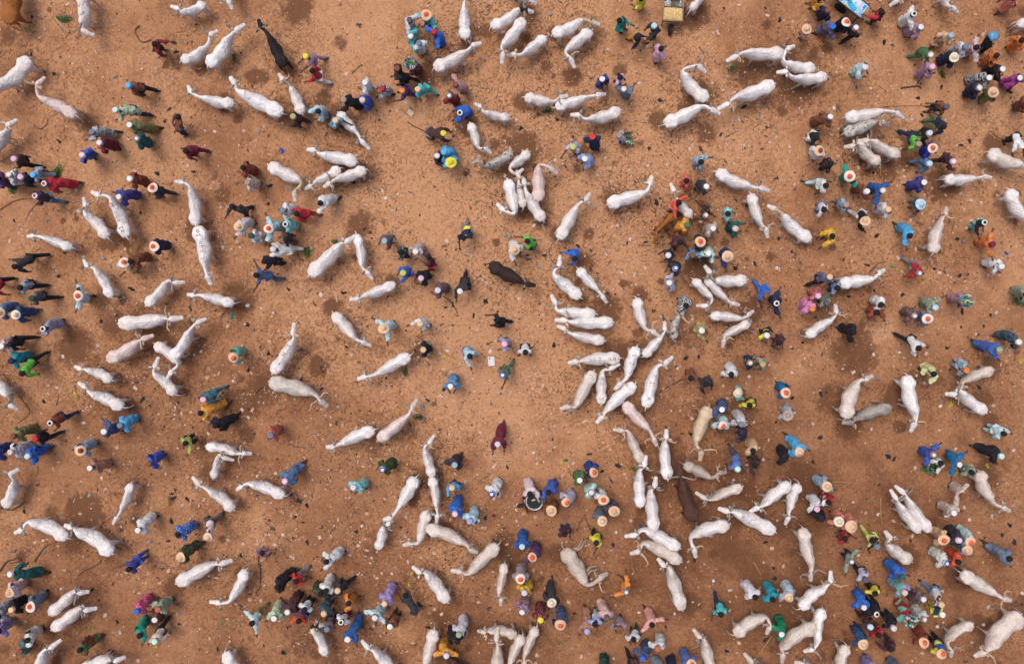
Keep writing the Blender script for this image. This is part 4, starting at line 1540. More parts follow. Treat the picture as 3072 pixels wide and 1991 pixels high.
def make_cow(spec, idx):
    (R, S, P, N), kind, wd = spec
    rnd = random.Random(idx * 13 + 5)
    text = None
    if ':' in kind:
        kind, text = kind.split(':')
    lying = kind == 'lying'
    drop = .62 if lying else 0
    r3, s3 = at(*R, 1.15 - drop), at(*S, 1.28 - drop)
    L = max(.75, (s3 - r3).length)
    hs = min(1.12, max(.8, .55 + L / 2.4))
    p3, n3 = at(*P, 1.22 * hs - drop * .8), at(*N, 1.0 * hs - drop * .6)
    d = (s3 - r3); d.z = 0; d.normalize()
    root_p = Vector(((r3.x + s3.x) / 2, (r3.y + s3.y) / 2, 0))
    root = bpy.data.objects.new('cow', None); COL.objects.link(root); root.location = root_p; root.empty_display_size = .3
    w = wd * hs * rnd.uniform(.94, 1.05)
    st = []      # centre(2D), tangent, half width, top z, bottom z
    lat = Vector((-d.y, d.x, 0))
    belly = rnd.uniform(.235, .275)
    sway = rnd.uniform(-.03, .03)
    for u, hw, zt, zb in ((-.075, .11, 1.07, .92), (-.03, .175, 1.14, .82), (.08, .205, 1.20, .70), (.2, .272, 1.235, .66), (.36, .178, 1.20, .60), (.53, belly, 1.205, .53),
                          (.69, belly, 1.21, .53), (.82, .195, 1.235, .57), (.93, .17, 1.33, .6), (1.03, .145, 1.37, .66), (1.12, .105, 1.27, .74)):
        c = r3 + d * (u * L) + lat * (sway * math.sin(math.pi * min(1, max(0, u))))
        st.append((c, d.copy(), hw * w, zt * hs, zb * hs))
    nbase = r3 + d * (1.11 * L)
    hd = (n3 - p3); hd.z = 0
    if hd.length < .02: hd = (p3 - nbase); hd.z = 0
    hd.normalize()
    pn = Vector((p3.x, p3.y, 0)); nb = Vector((nbase.x, nbase.y, 0))
    ctrl = nb + d * max(.06, (pn - nb).length * .5)
    for t, hw, zt, zb in ((.3, .082, 1.24, .84), (.6, .068, 1.23, .95), (.88, .068, 1.25, 1.02)):
        c = bez(nb, ctrl, pn, t); c2 = bez(nb, ctrl, pn, t + .05)
        tg = (c2 - c); tg = tg.normalized() if tg.length > 1e-5 else d
        st.append((c, tg, hw * w ** .5, zt * hs, zb * hs))
    hl = max(.28, min(.43, (n3 - p3).length))
    zn = 1.0
    for t, hw, zt, zb in ((.02, .098, 1.27, 1.06), (.24, .128, 1.24, 1.0), (.58, .082, 1.13, .93), (.82, .082, 1.05, .90), (1.0, .076, 1.01, .91), (1.06, .04, .99, .93)):
        st.append((pn + hd * hl * t, hd.copy(), hw * w ** .5, zt * hs, zb * hs))
    mb = MB()
    nr = len(RINGP)
    for c, tg, hw, zt, zb in st:
        l = Vector((-tg.y, tg.x, 0))
        if lying: zt, zb = zt - drop, max(.03, zb - drop + .05)
        for a, b in RINGP:
            a, b = relief(len(mb.v) // nr, a, b)
            p = c - l * (a * hw)
            mb.v.append((p.x - root_p.x, p.y - root_p.y, zt + (zb - zt) * b))
    legs = {}
    for pair, fo in ((2, 'hind'), (7, 'fore')):
        legs[(pair, 4)] = (fo, 1); legs[(pair, 7)] = (fo, -1)
    def addf(vs): mb.f.append(tuple(vs)); mb.mi.append(0)
    for i in range(len(st) - 1):
        for k in range(nr):
            k2 = (k + 1) % nr
            f = (i * nr + k, i * nr + k2, (i + 1) * nr + k2, (i + 1) * nr + k)
            if (i, k) in legs and not lying:
                fo, sd = legs[(i, k)]
                cen = sum((Vector(mb.v[j]) for j in f), Vector()) / 4
                out = lat * (-sd)
                gait = rnd.uniform(-.11, .11)
                if fo == 'hind':
                    pts = [(-.0, .02, .60, .085), (-.05 + gait * .5, .02, .44, .048), (-.02 + gait * .8, .02, .2, .03), (.0 + gait, .02, .09, .036), (.03 + gait, .02, .0, .045)]
                else:
                    pts = [(.0, .01, .52, .06), (.02 + gait * .5, .01, .34, .038), (.0 + gait * .9, .01, .12, .028), (.01 + gait, .01, .06, .036), (.03 + gait, .01, .0, .042)]
                prev = f
                cx = Vector((cen.x, cen.y, 0))
                for ax, ao, z, r in pts:
                    c = cx + d * ax * hs + out * ao
                    # keep the winding of the source face: order k, k+1 (downwards/inwards), next station
                    sg = 1 if sd > 0 else -1
                    inn = -out
                    q = []
                    for j in range(4):
                        v = Vector(mb.v[f[j]]) - cen
                        fa = 1 if v.dot(d) > 0 else -1
                        fl = 1 if v.dot(out) > 0 else -1
                        q.append((c.x + d.x * fa * r + out.x * fl * r, c.y + d.y * fa * r + out.y * fl * r, z * hs if z > 0 else 0))
                    base = len(mb.v); mb.v += q
                    for j in range(4):
                        j2 = (j + 1) % 4
                        addf((prev[j], prev[j2], base + j2, base + j))
                    prev = tuple(base + j for j in range(4))
                addf(prev)
            else:
                addf(f)
    addf(tuple(range(nr))[::-1]); addf(tuple(range((len(st) - 1) * nr, len(st) * nr)))
    base_kind = {'blackneck': 'white', 'tanneck': 'white', 'greyneck': 'white', 'bighorn': 'cream' if idx % 3 == 0 else 'white', 'scribbled': 'white', 'lettered': 'white',
                 'lying': 'cream'}.get(kind, kind)
    mat = HIDES[base_kind]()
    mats = [mat]
    neckm = None
    if kind == 'blackneck': neckm = HIDES['black']()
    if kind == 'tanneck': neckm = HIDES['tan']()
    if kind in ('greyneck', 'speckled'): neckm = HIDES['grey']()
    if neckm: mats.append(neckm)
    me = mb.mesh('cow_body', mats)
    if neckm:
        mi = [0] * len(me.polygons)
        for p in me.polygons:
            i = min(p.vertices) // nr
            if 10 <= i <= (14 if kind in ('blackneck', 'tanneck') else 13) and max(p.vertices) < len(st) * nr: mi[p.index] = 1
        me.polygons.foreach_set('material_index', mi)
    body = link('body', me, root)
    ss = body.modifiers.new('smooth', 'SUBSURF'); ss.levels = 1; ss.render_levels = 1
    off = -root_p
    # legs of the lying animal, stretched out over the ground
    if lying:
        lb = MB()
        for u, sd, ln in ((.1, 1, .62), (.16, 1, .7), (.9, 1, .6), (1.0, 1, .52)):
            a = r3 + d * (u * L) + off
            sdv = lat * sd
            p1 = Vector((a.x, a.y, .22)) + sdv * .15; p2 = p1 + sdv * ln * .5 + d * (.12 if u < .5 else -.02); p3b = p1 + sdv * ln + d * (-.05 if u < .5 else .12)
            p2.z = .1; p3b.z = .05
            me2 = MB(); me2.tube([p1, p2, p3b], [.085, .045, .035], 6)
            link('leg', me2.mesh('cow_leg', [mat]), body)
    # ears
    l_h = Vector((-hd.y, hd.x, 0))
    zpoll = 1.2 * hs - (drop if lying else 0)
    poll = Vector((pn.x, pn.y, zpoll)) + off
    ear_m = plain('ear_grey', (.42, .36, .34), .8) if base_kind in ('white', 'cream', 'pinkish') and rnd.random() < .55 else mat
    for sd in (1, -1):
        mbe = MB()
        b0 = poll + l_h * sd * .07 * w - hd * .0
        tip = b0 + l_h * sd * rnd.uniform(.19, .24) - hd * rnd.uniform(.0, .12) + Vector((0, 0, -.05))
        mid = (b0 + tip) / 2
        mbe.add([b0 + Vector((0, 0, .015)), mid + hd * .06, mid - hd * .05, tip, b0 - Vector((0, 0, .015)), mid - Vector((0, 0, .02))],
                [(0, 1, 3, 2), (4, 5, 1), (4, 2, 5), (5, 3, 1), (5, 2, 3), (0, 4, 1), (0, 2, 4)])
        link('ear', mbe.mesh('ear', [ear_m]), root)
    # horns
    big = kind == 'bighorn' or kind in ('redbrown',) and idx % 2 == 0 or kind in ('lying', 'mottled', 'tan')
    hornm = plain('horn_tan', (.62, .40, .25), .5, .3) if rnd.random() < (.65 if big else .4) or kind == 'pinkish' else plain('horn_grey', (.36, .29, .23), .5, .4)
    hl_ = rnd.uniform(.42, .52) if big else rnd.choice((.12, .2, .27, .34))
    if wd < .82: hl_ = .05
    for sd in (1, -1):
        b0 = poll + l_h * sd * .05 - hd * .05 + Vector((0, 0, .06))
        p1 = b0 + l_h * sd * hl_ * .55 + Vector((0, 0, hl_ * .12)) - hd * hl_ * .1
        p2 = b0 + l_h * sd * hl_ * .86 + Vector((0, 0, hl_ * .4)) - hd * hl_ * (.1 if rnd.random() < .5 else -.15)
        p3h = b0 + l_h * sd * hl_ * .9 + Vector((0, 0, hl_ * .72)) + hd * hl_ * .2
        mbh = MB(); mbh.tube([b0, p1, p2, p3h], [.036, .030, .022, .006], 6)
        link('horn', mbh.mesh('horn', [hornm]), root)
        mbe = MB(); ec = poll + hd * .1 + l_h * sd * .078 * w ** .5 + Vector((0, 0, -.035))
        mbe.lathe(ec, [(.004, -.012), (.013, -.006), (.014, .006), (.003, .012)], 6)
        link('eye', mbe.mesh('eye', [plain('eye_dark', (.015, .012, .012), .3, 0)]), root)
    # tail
    mbt = MB()
    tb = r3 + d * (-.06 * L) + off; tb.z = 1.05 * hs - drop
    sw = lat * rnd.uniform(-.14, .14)
    out_ = rnd.uniform(.06, .16)
    pts = [tb + d * .08 + Vector((0, 0, .02)), tb - d * .04, tb - d * out_ + sw * .4 + Vector((0, 0, -.22)), tb - d * out_ + sw * .8 + Vector((0, 0, -.5 + (.3 if lying else 0))), tb - d * (out_ - .02) + sw + Vector((0, 0, -.72 + (.42 if lying else 0)))]
    mbt.tube(pts, [.032, .024, .014, .02, .008], 6)
    link('tail', mbt.mesh('tail', [mat]), root)
    # painted letters
    if text or kind == 'scribbled':
        tree = BVHTree.FromPolygons([Vector(v) for v in mb.v], mb.f)
        up = lat * -1     # toward the animal's right flank
        lb = MB()
        def lay(pts):
            path = []
            for (a, b2), (c2, e2) in zip(pts[:-1], pts[1:]):
                for t in (0, .34, .67): path.append((a + (c2 - a) * t, b2 + (e2 - b2) * t))
            path.append(pts[-1])
            out = []
            for u, v in path:
                q = s3 + off + d * (-.0 - u) + up * v
                hit = tree.ray_cast(Vector((q.x, q.y, 3)), Vector((0, 0, -1)))[0]
                if hit: out.append(hit + Vector((0, 0, .002)))
            if len(out) > 1: lb.tube(out, [.0085 * (.7 + .6 * ((k_ * 7) % 5) / 4) for k_ in range(len(out))], 5)
        if text:
            n = len(text); step = L * .96 / n; sz = min(.14, step * .85)
            for i, ch in enumerate(text):
                for s_ in STROKES.get(ch, []):
                    lay([(i * step + x_ * sz, -.02 + (y_ - .4) * .15) for x_, y_ in s_])
        else:
            for _ in range(5):
                u0, v0 = rnd.uniform(.1, L * .8), rnd.uniform(-.1, .1)
                if lb.v: link('painted_line', lb.mesh('painted_line', [plain('marker_paint', (.20, .155, .13), .8, .4, 30)]), root)
                lb = MB()
                lay([(u0, v0), (u0 + rnd.uniform(-.15, .2), v0 + rnd.uniform(-.12, .12)), (u0 + rnd.uniform(-.1, .2), v0 + rnd.uniform(-.1, .1))])
        if lb.v: link('painted_letters' if text else 'painted_line', lb.mesh('painted_letters', [plain('marker_paint', (.20, .155, .13), .8, .4, 30)]), root)
    cx, cy = (R[0] + S[0]) / 2, (R[1] + S[1]) / 2
    look = COW_LOOK[kind]
    if text: look = 'white cow painted with ' + text.replace('_', ' ')
    fw = dirword(P[0] - R[0], P[1] - R[1])
    look = ('calf' if False else look)
    bend = (S[0] - R[0]) * (N[1] - P[1]) - (S[1] - R[1]) * (N[0] - P[0])
    LS = math.hypot(S[0] - R[0], S[1] - R[1]); LN = math.hypot(N[0] - P[0], N[1] - P[1])
    turn = ''
    if LN > 8 and abs(bend) > .75 * LS * LN: turn = ' and head turned'
    register(root, 'cow', cx, cy, look + ' facing ' + fw + turn, look.replace('white cow with', 'cow with').replace('painted with', 'painted'), 'cow', 'cattle across the market ground')

for i, c in enumerate(COWS):
    make_cow(c, i)

# ---------------------------------------------------------------- people
folds = bpy.data.textures.new('cloth_folds', 'CLOUDS'); folds.noise_scale = .13; folds.noise_depth = 2
SKIN = plain('skin_dark', (.10, .052, .036), .55, .25)
HAIR = plain('hair_black', (.018, .015, .015), .9, .3)
STRAW = plain('straw_weave', (.74, .47, .29), .9, .25, 14)
STRAWP = plain('straw_pale', (.74, .62, .46), .9, .2, 14)
STRAWW = plain('straw_bleached', (.82, .62, .52), .9, .15, 14)
STRAWT = plain('straw_grey', (.46, .36, .30), .9, .3, 14)
REDFELT = plain('red_felt', (.78, .13, .06), .9, .2)
SHOES = [plain('sandal_brown', (.09, .05, .03), .7), plain('shoe_grey', (.16, .15, .15), .7), plain('shoe_black', (.02, .02, .02), .6)]

def skin_mesh(name, verts, edges, radii, mats, parent, level=1, fold=0.0, root=0, sharp=False):
    me = bpy.data.meshes.new(name)
    me.from_pydata(verts, edges, [])
    for m in mats: me.materials.append(m)
    o = link(name, me, parent)
    md = o.modifiers.new('skin', 'SKIN')
    md.use_smooth_shade = True
    md.branch_smoothing = .5
    lay = me.skin_vertices[0].data
    for i, r in enumerate(radii):
        lay[i].radius = (r, r) if not isinstance(r, tuple) else r
        lay[i].use_root = (i == root)
    s = o.modifiers.new('smooth', 'SUBSURF'); s.levels = level; s.render_levels = level
    if fold:
        dm = o.modifiers.new('folds', 'DISPLACE'); dm.texture = folds; dm.strength = fold; dm.mid_level = .5; dm.texture_coords = 'GLOBAL'
    return o

HATLOOK = {'n': 'bareheaded', 'st': 'straw hat', 'sr': 'straw hat with red centre', 'sm': 'straw hat with maroon centre', 'stb': 'very wide straw hat',
           'stt': 'grey straw hat', 'wh': 'pale wide hat', 'wsr': 'white hat with red centre', 'lb': 'wide light blue hat', 'y': 'wide yellow hat',
           'bagblue': 'blue plastic bag on head', 'tray': 'tray of bottles on head'}

def colour_words(s):
    p = s.split('+')
    if len(p) == 1: return PAL[p[0]][0]
    if p[1] == 'stripe': return PAL[p[0]][0] + ' striped'
    if p[1] == 'check': return PAL[p[0]][0].replace('bluish white', 'blue and white') + ' checked'
    if p[1] == 'print': return PAL[p[0]][0].replace(' printed', '') + ' printed'
    if p[1] == 'soft': return PAL[p[0]][0]
    return PAL[p[0]][0] + ' and ' + PAL[p[1]][0]

def make_hat(code, top, f, parent, rnd, px, py):
    """top: point on the crown of the head"""
    mb = MB()
    if code == 'n':
        mb.lathe((0, 0, 0), [(.103, -.075), (.106, -.02), (.09, .03), (.055, .055), (.01, .064)], 12)
        o = link('hair', mb.mesh('hair', [HAIR]), parent, top - Vector((0, 0, .055)) - f * .015)
        return
    if code in ('tray', 'bagblue'):
        if code == 'bagblue':
            n = 14; vs = [(0, 0, .16)]; fs = []
            for ri, (rr, zz) in enumerate(((.12, .13), (.2, .07), (.19, .0))):
                for k in range(n):
                    a = 2 * math.pi * k / n; q = rr * rnd.uniform(.75, 1.15)
                    vs.append((q * math.cos(a), q * math.sin(a), zz + rnd.uniform(-.02, .02)))
            for k in range(n):
                fs.append((0, 1 + k, 1 + (k + 1) % n))
                for r_ in range(2):
                    a, b2 = 1 + r_ * n + k, 1 + r_ * n + (k + 1) % n
                    fs.append((a, a + n, b2 + n, b2))
            mb.add(vs, fs)
            o = link('plastic_bag', mb.mesh('plastic_bag', [plain('blue_plastic', (.12, .36, .6), .25, .5, 12)]), None, top)
            register(o, 'bagh', px, py, 'crumpled blue plastic bag balanced on a head', 'blue plastic bag', 'bag')
        else:
            t = bpy.data.objects.new('bottle_tray', None); COL.objects.link(t); t.location = top + Vector((0, 0, .01))
            mb.lathe((0, 0, 0), [(.02, 0), (.2, 0), (.24, .05), (.245, .05), (.23, .02), (.02, .015)], 20)
            link('tray', mb.mesh('tray', [plain('tray_enamel', (.2, .22, .25), .4)]), t)
            cols = [(.8, .78, .75), (.75, .42, .03), (.04, .4, .1), (.03, .1, .25), (.7, .1, .06), (.02, .02, .03), (.65, .5, .35), (.1, .5, .5), (.85, .85, .85), (.05, .3, .08)]
            pts = []
            for r_, c_ in ((0, 1), (.075, 6), (.14, 11), (.2, 15)):
                for k in range(c_): pts.append((r_ * math.cos(k * 2 * math.pi / c_ + r_ * 9), r_ * math.sin(k * 2 * math.pi / c_ + r_ * 9)))
            for k, (x, y) in enumerate(pts):
                ci = rnd.randrange(len(cols)); hh = rnd.uniform(.09, .16)
                b2 = MB(); b2.lathe((0, 0, 0), [(.026, 0), (.03, .01), (.03, hh * .6), (.013, hh * .8), (.015, hh), (.004, hh + .004)], 8)
                link('bottle', b2.mesh('bottle', [plain('bottle_%d' % ci, cols[ci], .3, .1)]), t, (x, y, .018))
            register(t, 'tray', px, py, 'round tray crowded with small colourful bottles carried on a head', 'tray of bottles', 'tray')
        return
    tilt = Matrix.Rotation(rnd.uniform(-.16, .16), 4, 'X') @ Matrix.Rotation(rnd.uniform(-.16, .16), 4, 'Y')
    if code.startswith('c:'):
        c = code[2:]
        m1 = cloth(c) if c not in ('striped', 'whitebrown', 'blueringed', 'print', 'pinkwhite') else None
        h = rnd.uniform(.075, .105)
        prof = [(.109, -.045), (.112, .0), (.106, h * .75), (.092, h), (.06, h + .008), (.03, h + .012), (.006, h + .013)]
        n = 14
        for a_, b_ in zip(prof[:-1], prof[1:]):
            i = prof.index(a_)
            mb.lathe((0, 0, 0), [a_, b_], n, {0: 0, 1: 0, 2: 1, 3: 1, 4: 2, 5: 2}[i])
        # drop the inner caps lathe adds, keep the last
        keep = [(f_, m_) for f_, m_ in zip(mb.f, mb.mi) if len(f_) == 4] + [(mb.f[-1], mb.mi[-1])]
        mb.f = [k[0] for k in keep]; mb.mi = [k[1] for k in keep]
        sets = {'striped': ('black', 'cream', 'black'), 'whitebrown': ('brown', 'white', 'white'), 'blueringed': ('white', 'royalblue', 'white'), 'print': ('royalblue', 'pinkwhite', 'red'),
                'pinkwhite': ('pinkwhite', 'pink', 'pinkwhite')}
        s = sets.get(c, (c, c, c))
        if c in ('white', 'lightgrey', 'grey', 'beige', 'taupe') and rnd.random() < .6: s = ('grey' if c == 'white' else 'taupe', c, 'white')
        ms = [cloth(x) for x in s]
        me = mb.mesh('cap', ms)
        o = link('cap', me, parent, top - Vector((0, 0, .035)))
        o.rotation_euler = tilt.to_euler()
        return
    R_ = {'st': .205, 'sr': .205, 'sm': .215, 'stb': .255, 'stt': .215, 'wh': .19, 'wsr': .21, 'lb': .2, 'y': .21}[code] * rnd.uniform(.88, 1.06)
    squash = rnd.uniform(.86, 1.0)
    tilt = Matrix.Rotation(rnd.uniform(-.32, .32), 4, 'X') @ Matrix.Rotation(rnd.uniform(-.32, .32), 4, 'Y') @ Matrix.Rotation(rnd.uniform(0, 3), 4, 'Z')
    base = {'st': STRAW, 'sr': rnd.choice((STRAW, STRAW, STRAWW)), 'sm': STRAW, 'stb': STRAW, 'stt': STRAWT, 'wh': STRAWP, 'wsr': STRAWW,
            'lb': cloth('lightblue'), 'y': cloth('yellow')}[code]
    cen = {'sr': REDFELT, 'wsr': REDFELT, 'sm': cloth('rust')}.get(code, base)
    n = 28
    rings = [(R_, -.025), (R_ * .985, -.018), (R_ * .8, .0), (R_ * .62, .008), (.1, .014), (.092, .06), (.07, .10), (.045, .118), (.042, .13), (.02, .138), (.004, .14)]
    vs = []; fs = []; mi = []
    wob = rnd.uniform(0, 6.28)
    for i, (r, z) in enumerate(rings):
        for k in range(n):
            a = 2 * math.pi * k / n
            zz = z + (.032 * math.sin(2 * a + wob) * (r / R_) ** 2 if i < 4 else 0)
            vs.append((r * math.cos(a) * (squash if i < 4 else 1), r * math.sin(a), zz))
    for i in range(len(rings) - 1):
        for k in range(n):
            a, b2 = i * n + k, i * n + (k + 1) % n
            mb.f.append((a, b2, b2 + n, a + n)); mb.mi.append(1 if i >= 5 else 0)
    mb.v = vs
    mb.f.append(tuple(range((len(rings) - 1) * n, len(rings) * n))); mb.mi.append(1)
    o = link('straw_hat' if code not in ('lb', 'y') else 'wide_hat', mb.mesh('hat', [base, cen]), parent, top - Vector((0, 0, .05)))
    sd = o.modifiers.new('thickness', 'SOLIDIFY'); sd.thickness = .006; sd.offset = -1
    o.rotation_euler = tilt.to_euler()

def make_person(p, idx):
    rnd = random.Random(idx * 31 + 7)
    pose, arm = p['pose'], p['arm']
    tall = rnd.uniform(.95, 1.04)
    hz = {'s': 1.6, 'w': 1.55, 'b': 1.22, 'c': .98}[pose] * tall
    H = at(*p['h'], hz)
    F = at(*p['f'], .05); F.z = 0
    ang = math.radians(90 - p['hour'] * 30)
    f = Vector((math.cos(ang), math.sin(ang), 0)); l = Vector((-f.y, f.x, 0))
    D = Vector((H.x - F.x, H.y - F.y, 0))
    lim = {'s': .34, 'w': .62, 'b': .85, 'c': .3}[pose]
    if D.length > lim:
        F = Vector((H.x, H.y, 0)) - D * (lim / D.length); D = D * (lim / D.length)
    root = bpy.data.objects.new('person', None); COL.objects.link(root)
    root.location = (F.x, F.y, 0); root.empty_display_size = .2
    hipz, chz = {'s': (.92, 1.3), 'w': (.88, 1.26), 'b': (.84, 1.06), 'c': (.34, .72)}[pose]
    hipz *= tall; chz *= tall
    kb = .3 if pose != 'b' else .12
    hip = D * kb + Vector((0, 0, hipz)); chest = D * .78 + Vector((0, 0, chz)); head = D + Vector((0, 0, hz))
    axis = (chest - hip).normalized()
    neck = chest + axis * .13 * tall + Vector((0, 0, .03)); neck = neck.lerp(head, .25)
    V, E, R = [], [], []
    def av(v, r, par=None):
        V.append(tuple(v)); R.append(r)
        if par is not None: E.append((par, len(V) - 1))
        return len(V) - 1
    i_hip = av(hip, .115)
    i_wai = av(hip.lerp(chest, .5), .105, i_hip)
    i_che = av(chest, .125, i_wai)
    i_nek = av(neck, .055, i_che)
    i_jaw = av(head - Vector((0, 0, .05)) + f * .025, .075, i_nek)
    i_sku = av(head + Vector((0, 0, .03)) - f * .01, .098, i_jaw)
    av(head + Vector((0, 0, .09)) - f * .012, .055, i_sku)
    av(head + f * .108 - Vector((0, 0, .01)), .016, i_jaw)       # nose
    # legs
    feet = []
    if pose == 'w': st = .30 * rnd.uniform(.8, 1.15)
    elif pose == 'c': st = .1
    else: st = rnd.uniform(-.07, .07)
    for sd in (1, -1):
        ft = l * sd * (.1 if pose != 'w' else .07) + f * st * sd * (1 if idx % 2 else -1) + Vector((0, 0, .05))
        hp = hip + l * sd * .085 - Vector((0, 0, .04))
        kn = hp.lerp(ft, .5) + f * (.06 if pose != 'c' else .32) + Vector((0, 0, 0 if pose != 'c' else .22)) + l * sd * (.0 if pose != 'c' else .08)
        feet.append((hp, kn, ft))
        a = av(hp, .09, i_hip); b2 = av(kn, .06, a); c = av(ft + Vector((0, 0, .04)), .042, b2); av(ft + f * .15 - Vector((0, 0, .02)), .035, c)
    # arms
    arms = []
    reach = {'r': (rnd.choice((1, -1)),), 'a': (1, -1)}.get(arm, ())
    for sd in (1, -1):
        sh = chest + l * sd * .165 + axis * .05
        if sd in reach:
            out = (f * .9 + l * sd * .1) if arm == 'r' else (l * sd * .8 + f * .5)
            out.normalize()
            el = sh + out * .2 - Vector((0, 0, .15)); wr = el + out * .2 - Vector((0, 0, .06 if pose != 'b' else .2))
        elif pose in ('b', 'c'):
            el = sh + f * .12 + l * sd * .05 - Vector((0, 0, .22)); wr = el + f * .16 - l * sd * .04 - Vector((0, 0, .16))
        elif pose == 'w':
            s_ = sd * (1 if idx % 2 else -1)
            el = sh + l * sd * .05 - f * .08 * s_ - Vector((0, 0, .26)); wr = el + f * (.12 - .16 * s_) - Vector((0, 0, .2))
        else:
            q = rnd.random()
            if q < .5: el = sh + l * sd * .05 - Vector((0, 0, .25)); wr = el + f * .12 - Vector((0, 0, .2))
            else: el = sh + l * sd * .08 + f * .02 - Vector((0, 0, .23)); wr = el + f * .2 - l * sd * .12 - Vector((0, 0, .02))
        arms.append((sh, el, wr))
        a = av(sh, .06, i_che); b2 = av(el, .042, a); c = av(wr, .028, b2)
        dr = (wr - el).normalized(); side = dr.cross(Vector((0, 0, 1)));
        side = side.normalized() if side.length > .1 else l.copy()
        pm = av(wr + dr * .05, .03, c)
        for fi, (o_, ln) in enumerate(((-.03, .06), (-.01, .075), (.01, .07), (.03, .055))):
            k1 = av(wr + dr * .09 + side * o_, .009, pm); av(wr + dr * (.09 + ln) + side * o_ * 1.15 - Vector((0, 0, .018)), .007, k1)
        k1 = av(wr + dr * .05 + side * .05 * sd, .011, pm); av(wr + dr * .085 + side * .065 * sd, .009, k1)
    skin_mesh('body', V, E, R, [SKIN], root, 1)
    # clothes
    topm = cloth(p['top'])
    V, E, R = [], [], []
    style = p['style']
    sm = 1.0
    if style in 'RK':
        end = .1 if style == 'R' else .45
        if pose == 'c': end = .06
        i0 = av(chest, .168)
        i1 = av(hip.lerp(chest, .45), .178, i0)
        i2 = av(hip, .195, i1)
        fm = (feet[0][2] + feet[1][2]) / 2
        hem = Vector((fm.x, fm.y, end)).lerp(Vector((hip.x, hip.y, end)), .2 if style == 'R' else .6)
        sprd = .21 if style == 'R' else .2
        if pose == 'c':
            av(hem + f * .12 + Vector((0, 0, .12)), .2, i2)
        elif style == 'R':
            i3 = av(Vector((hip.x, hip.y, 0)).lerp(hem, .5) + Vector((0, 0, (hipz + end) / 2 - end * .5)), .2, i2)
            i3b = av(hem + Vector((0, 0, .12)), sprd, i3)
            # loose cloth trailing with the stride and the breeze
            if pose == 'w' and feet:
                av(hem + f * st * .7 + Vector((0, 0, .08)), .13, i3b); av(hem - f * st * .9 + Vector((0, 0, .08)), .13, i3b)
            else:
                for sd in (1, -1):
                    av(hem + l * sd * rnd.uniform(.09, .19) + f * rnd.uniform(-.14, .08) + Vector((0, 0, .03)), rnd.uniform(.08, .12), i3b)
        else:
            av(hem, .18, i2)
        i4 = av(neck - axis * .02, .075, i0)
        for sh, el, wr in arms:
            a = av(sh, .1 if style == 'R' else .088, i0); b2 = av(el, .1 if style == 'R' else .075, a); av(el.lerp(wr, .75), .095 if style == 'R' else .055, b2)
        skin_mesh('robe' if style == 'R' else 'kaftan', V, E, R, [topm], root, 2, .15)
    else:
        i0 = av(chest, .158); i1 = av(hip.lerp(chest, .45), .148, i0); i2 = av(hip, .155, i1); av(hip - axis * .08, .16, i2)
        av(neck - axis * .03, .068, i0)
        short = rnd.random() < .5
        for sh, el, wr in arms:
            a = av(sh, .09, i0)
            if short: av(sh.lerp(el, .8), .078, a)
            else: b2 = av(el, .07, a); av(el.lerp(wr, .9), .052, b2)
        skin_mesh('shirt', V, E, R, [topm], root, 2, .08)
    if style in 'SK':
        V, E, R = [], [], []
        i0 = av(hip + axis * .03, .142)
        for hp, kn, ft in feet:
            a = av(hp, .115, i0); b2 = av(kn, .09, a); av(ft + Vector((0, 0, .07)), .07, b2)
        skin_mesh('trousers', V, E, R, [cloth(p['bot'])], root, 1, .02)
    shoe = rnd.choice(SHOES)
    if p['hour'] == 9 and p['top'] == 'charcoal' and p['bot'] == 'black': shoe = plain('sandal_yellow', (.75, .5, .02), .6)
    for hp, kn, ft in feet:
        mb = MB()
        c = ft + f * .06; c.z = .028
        vs = []
        for z, k in ((.0, 1), (.035, .9)):
            for a, b2 in ((-.13, .03), (-.13, -.03), (-.02, -.042), (.1, -.045), (.15, -.02), (.15, .02), (.1, .045), (-.02, .042)):
                q = c + f * a * k + l * b2 * k; vs.append((q.x, q.y, z + .004))
        mb.add(vs, [tuple(range(8))[::-1], tuple(range(8, 16))] + [(i, (i + 1) % 8, 8 + (i + 1) % 8, 8 + i) for i in range(8)])
        link('shoe', mb.mesh('shoe', [shoe]), root)
    px, py = p['h']
    topp = head + Vector((0, 0, .105)) - f * .01
    if p['hat'] in ('tray', 'bagblue'):
        make_hat('n', topp, f, root, rnd, px, py)
        make_hat(p['hat'], topp + Vector((root.location.x, root.location.y, .03)), f, None, rnd, px, py)
    else:
        make_hat(p['hat'], topp, f, root, rnd, px, py)
    # words
    hat = p['hat']
    garment = {'R': 'robe', 'K': 'long shirt', 'S': 'shirt'}[style]
    hl = HATLOOK.get(hat) or (PAL[hat[2:]][0] + ' cap')
    look = 'person in ' + colour_words(p['top']) + ' ' + garment
    short = look
    if style != 'R' and p['bot'].split('+')[0] != p['top'].split('+')[0] and len(look.split()) < 7:
        look += ', ' + colour_words(p['bot']) + ' trousers'
    look += ' and ' + hl if hat != 'n' else ', bareheaded'
    act = {'w': 'walking', 'b': 'bending over', 'c': 'squatting', 's': ''}[pose]
    if arm == 'a': act = 'arms spread'
    if p['note'] and p['note'] != '.': act = p['note']
    if act: look += ', ' + act
    register(root, 'person', px, py, look, short, 'person', 'people in the cattle market')
    p['root'] = root; p['hands'] = arms

for i, p in enumerate(PEOPLE):
    make_person(p, i)
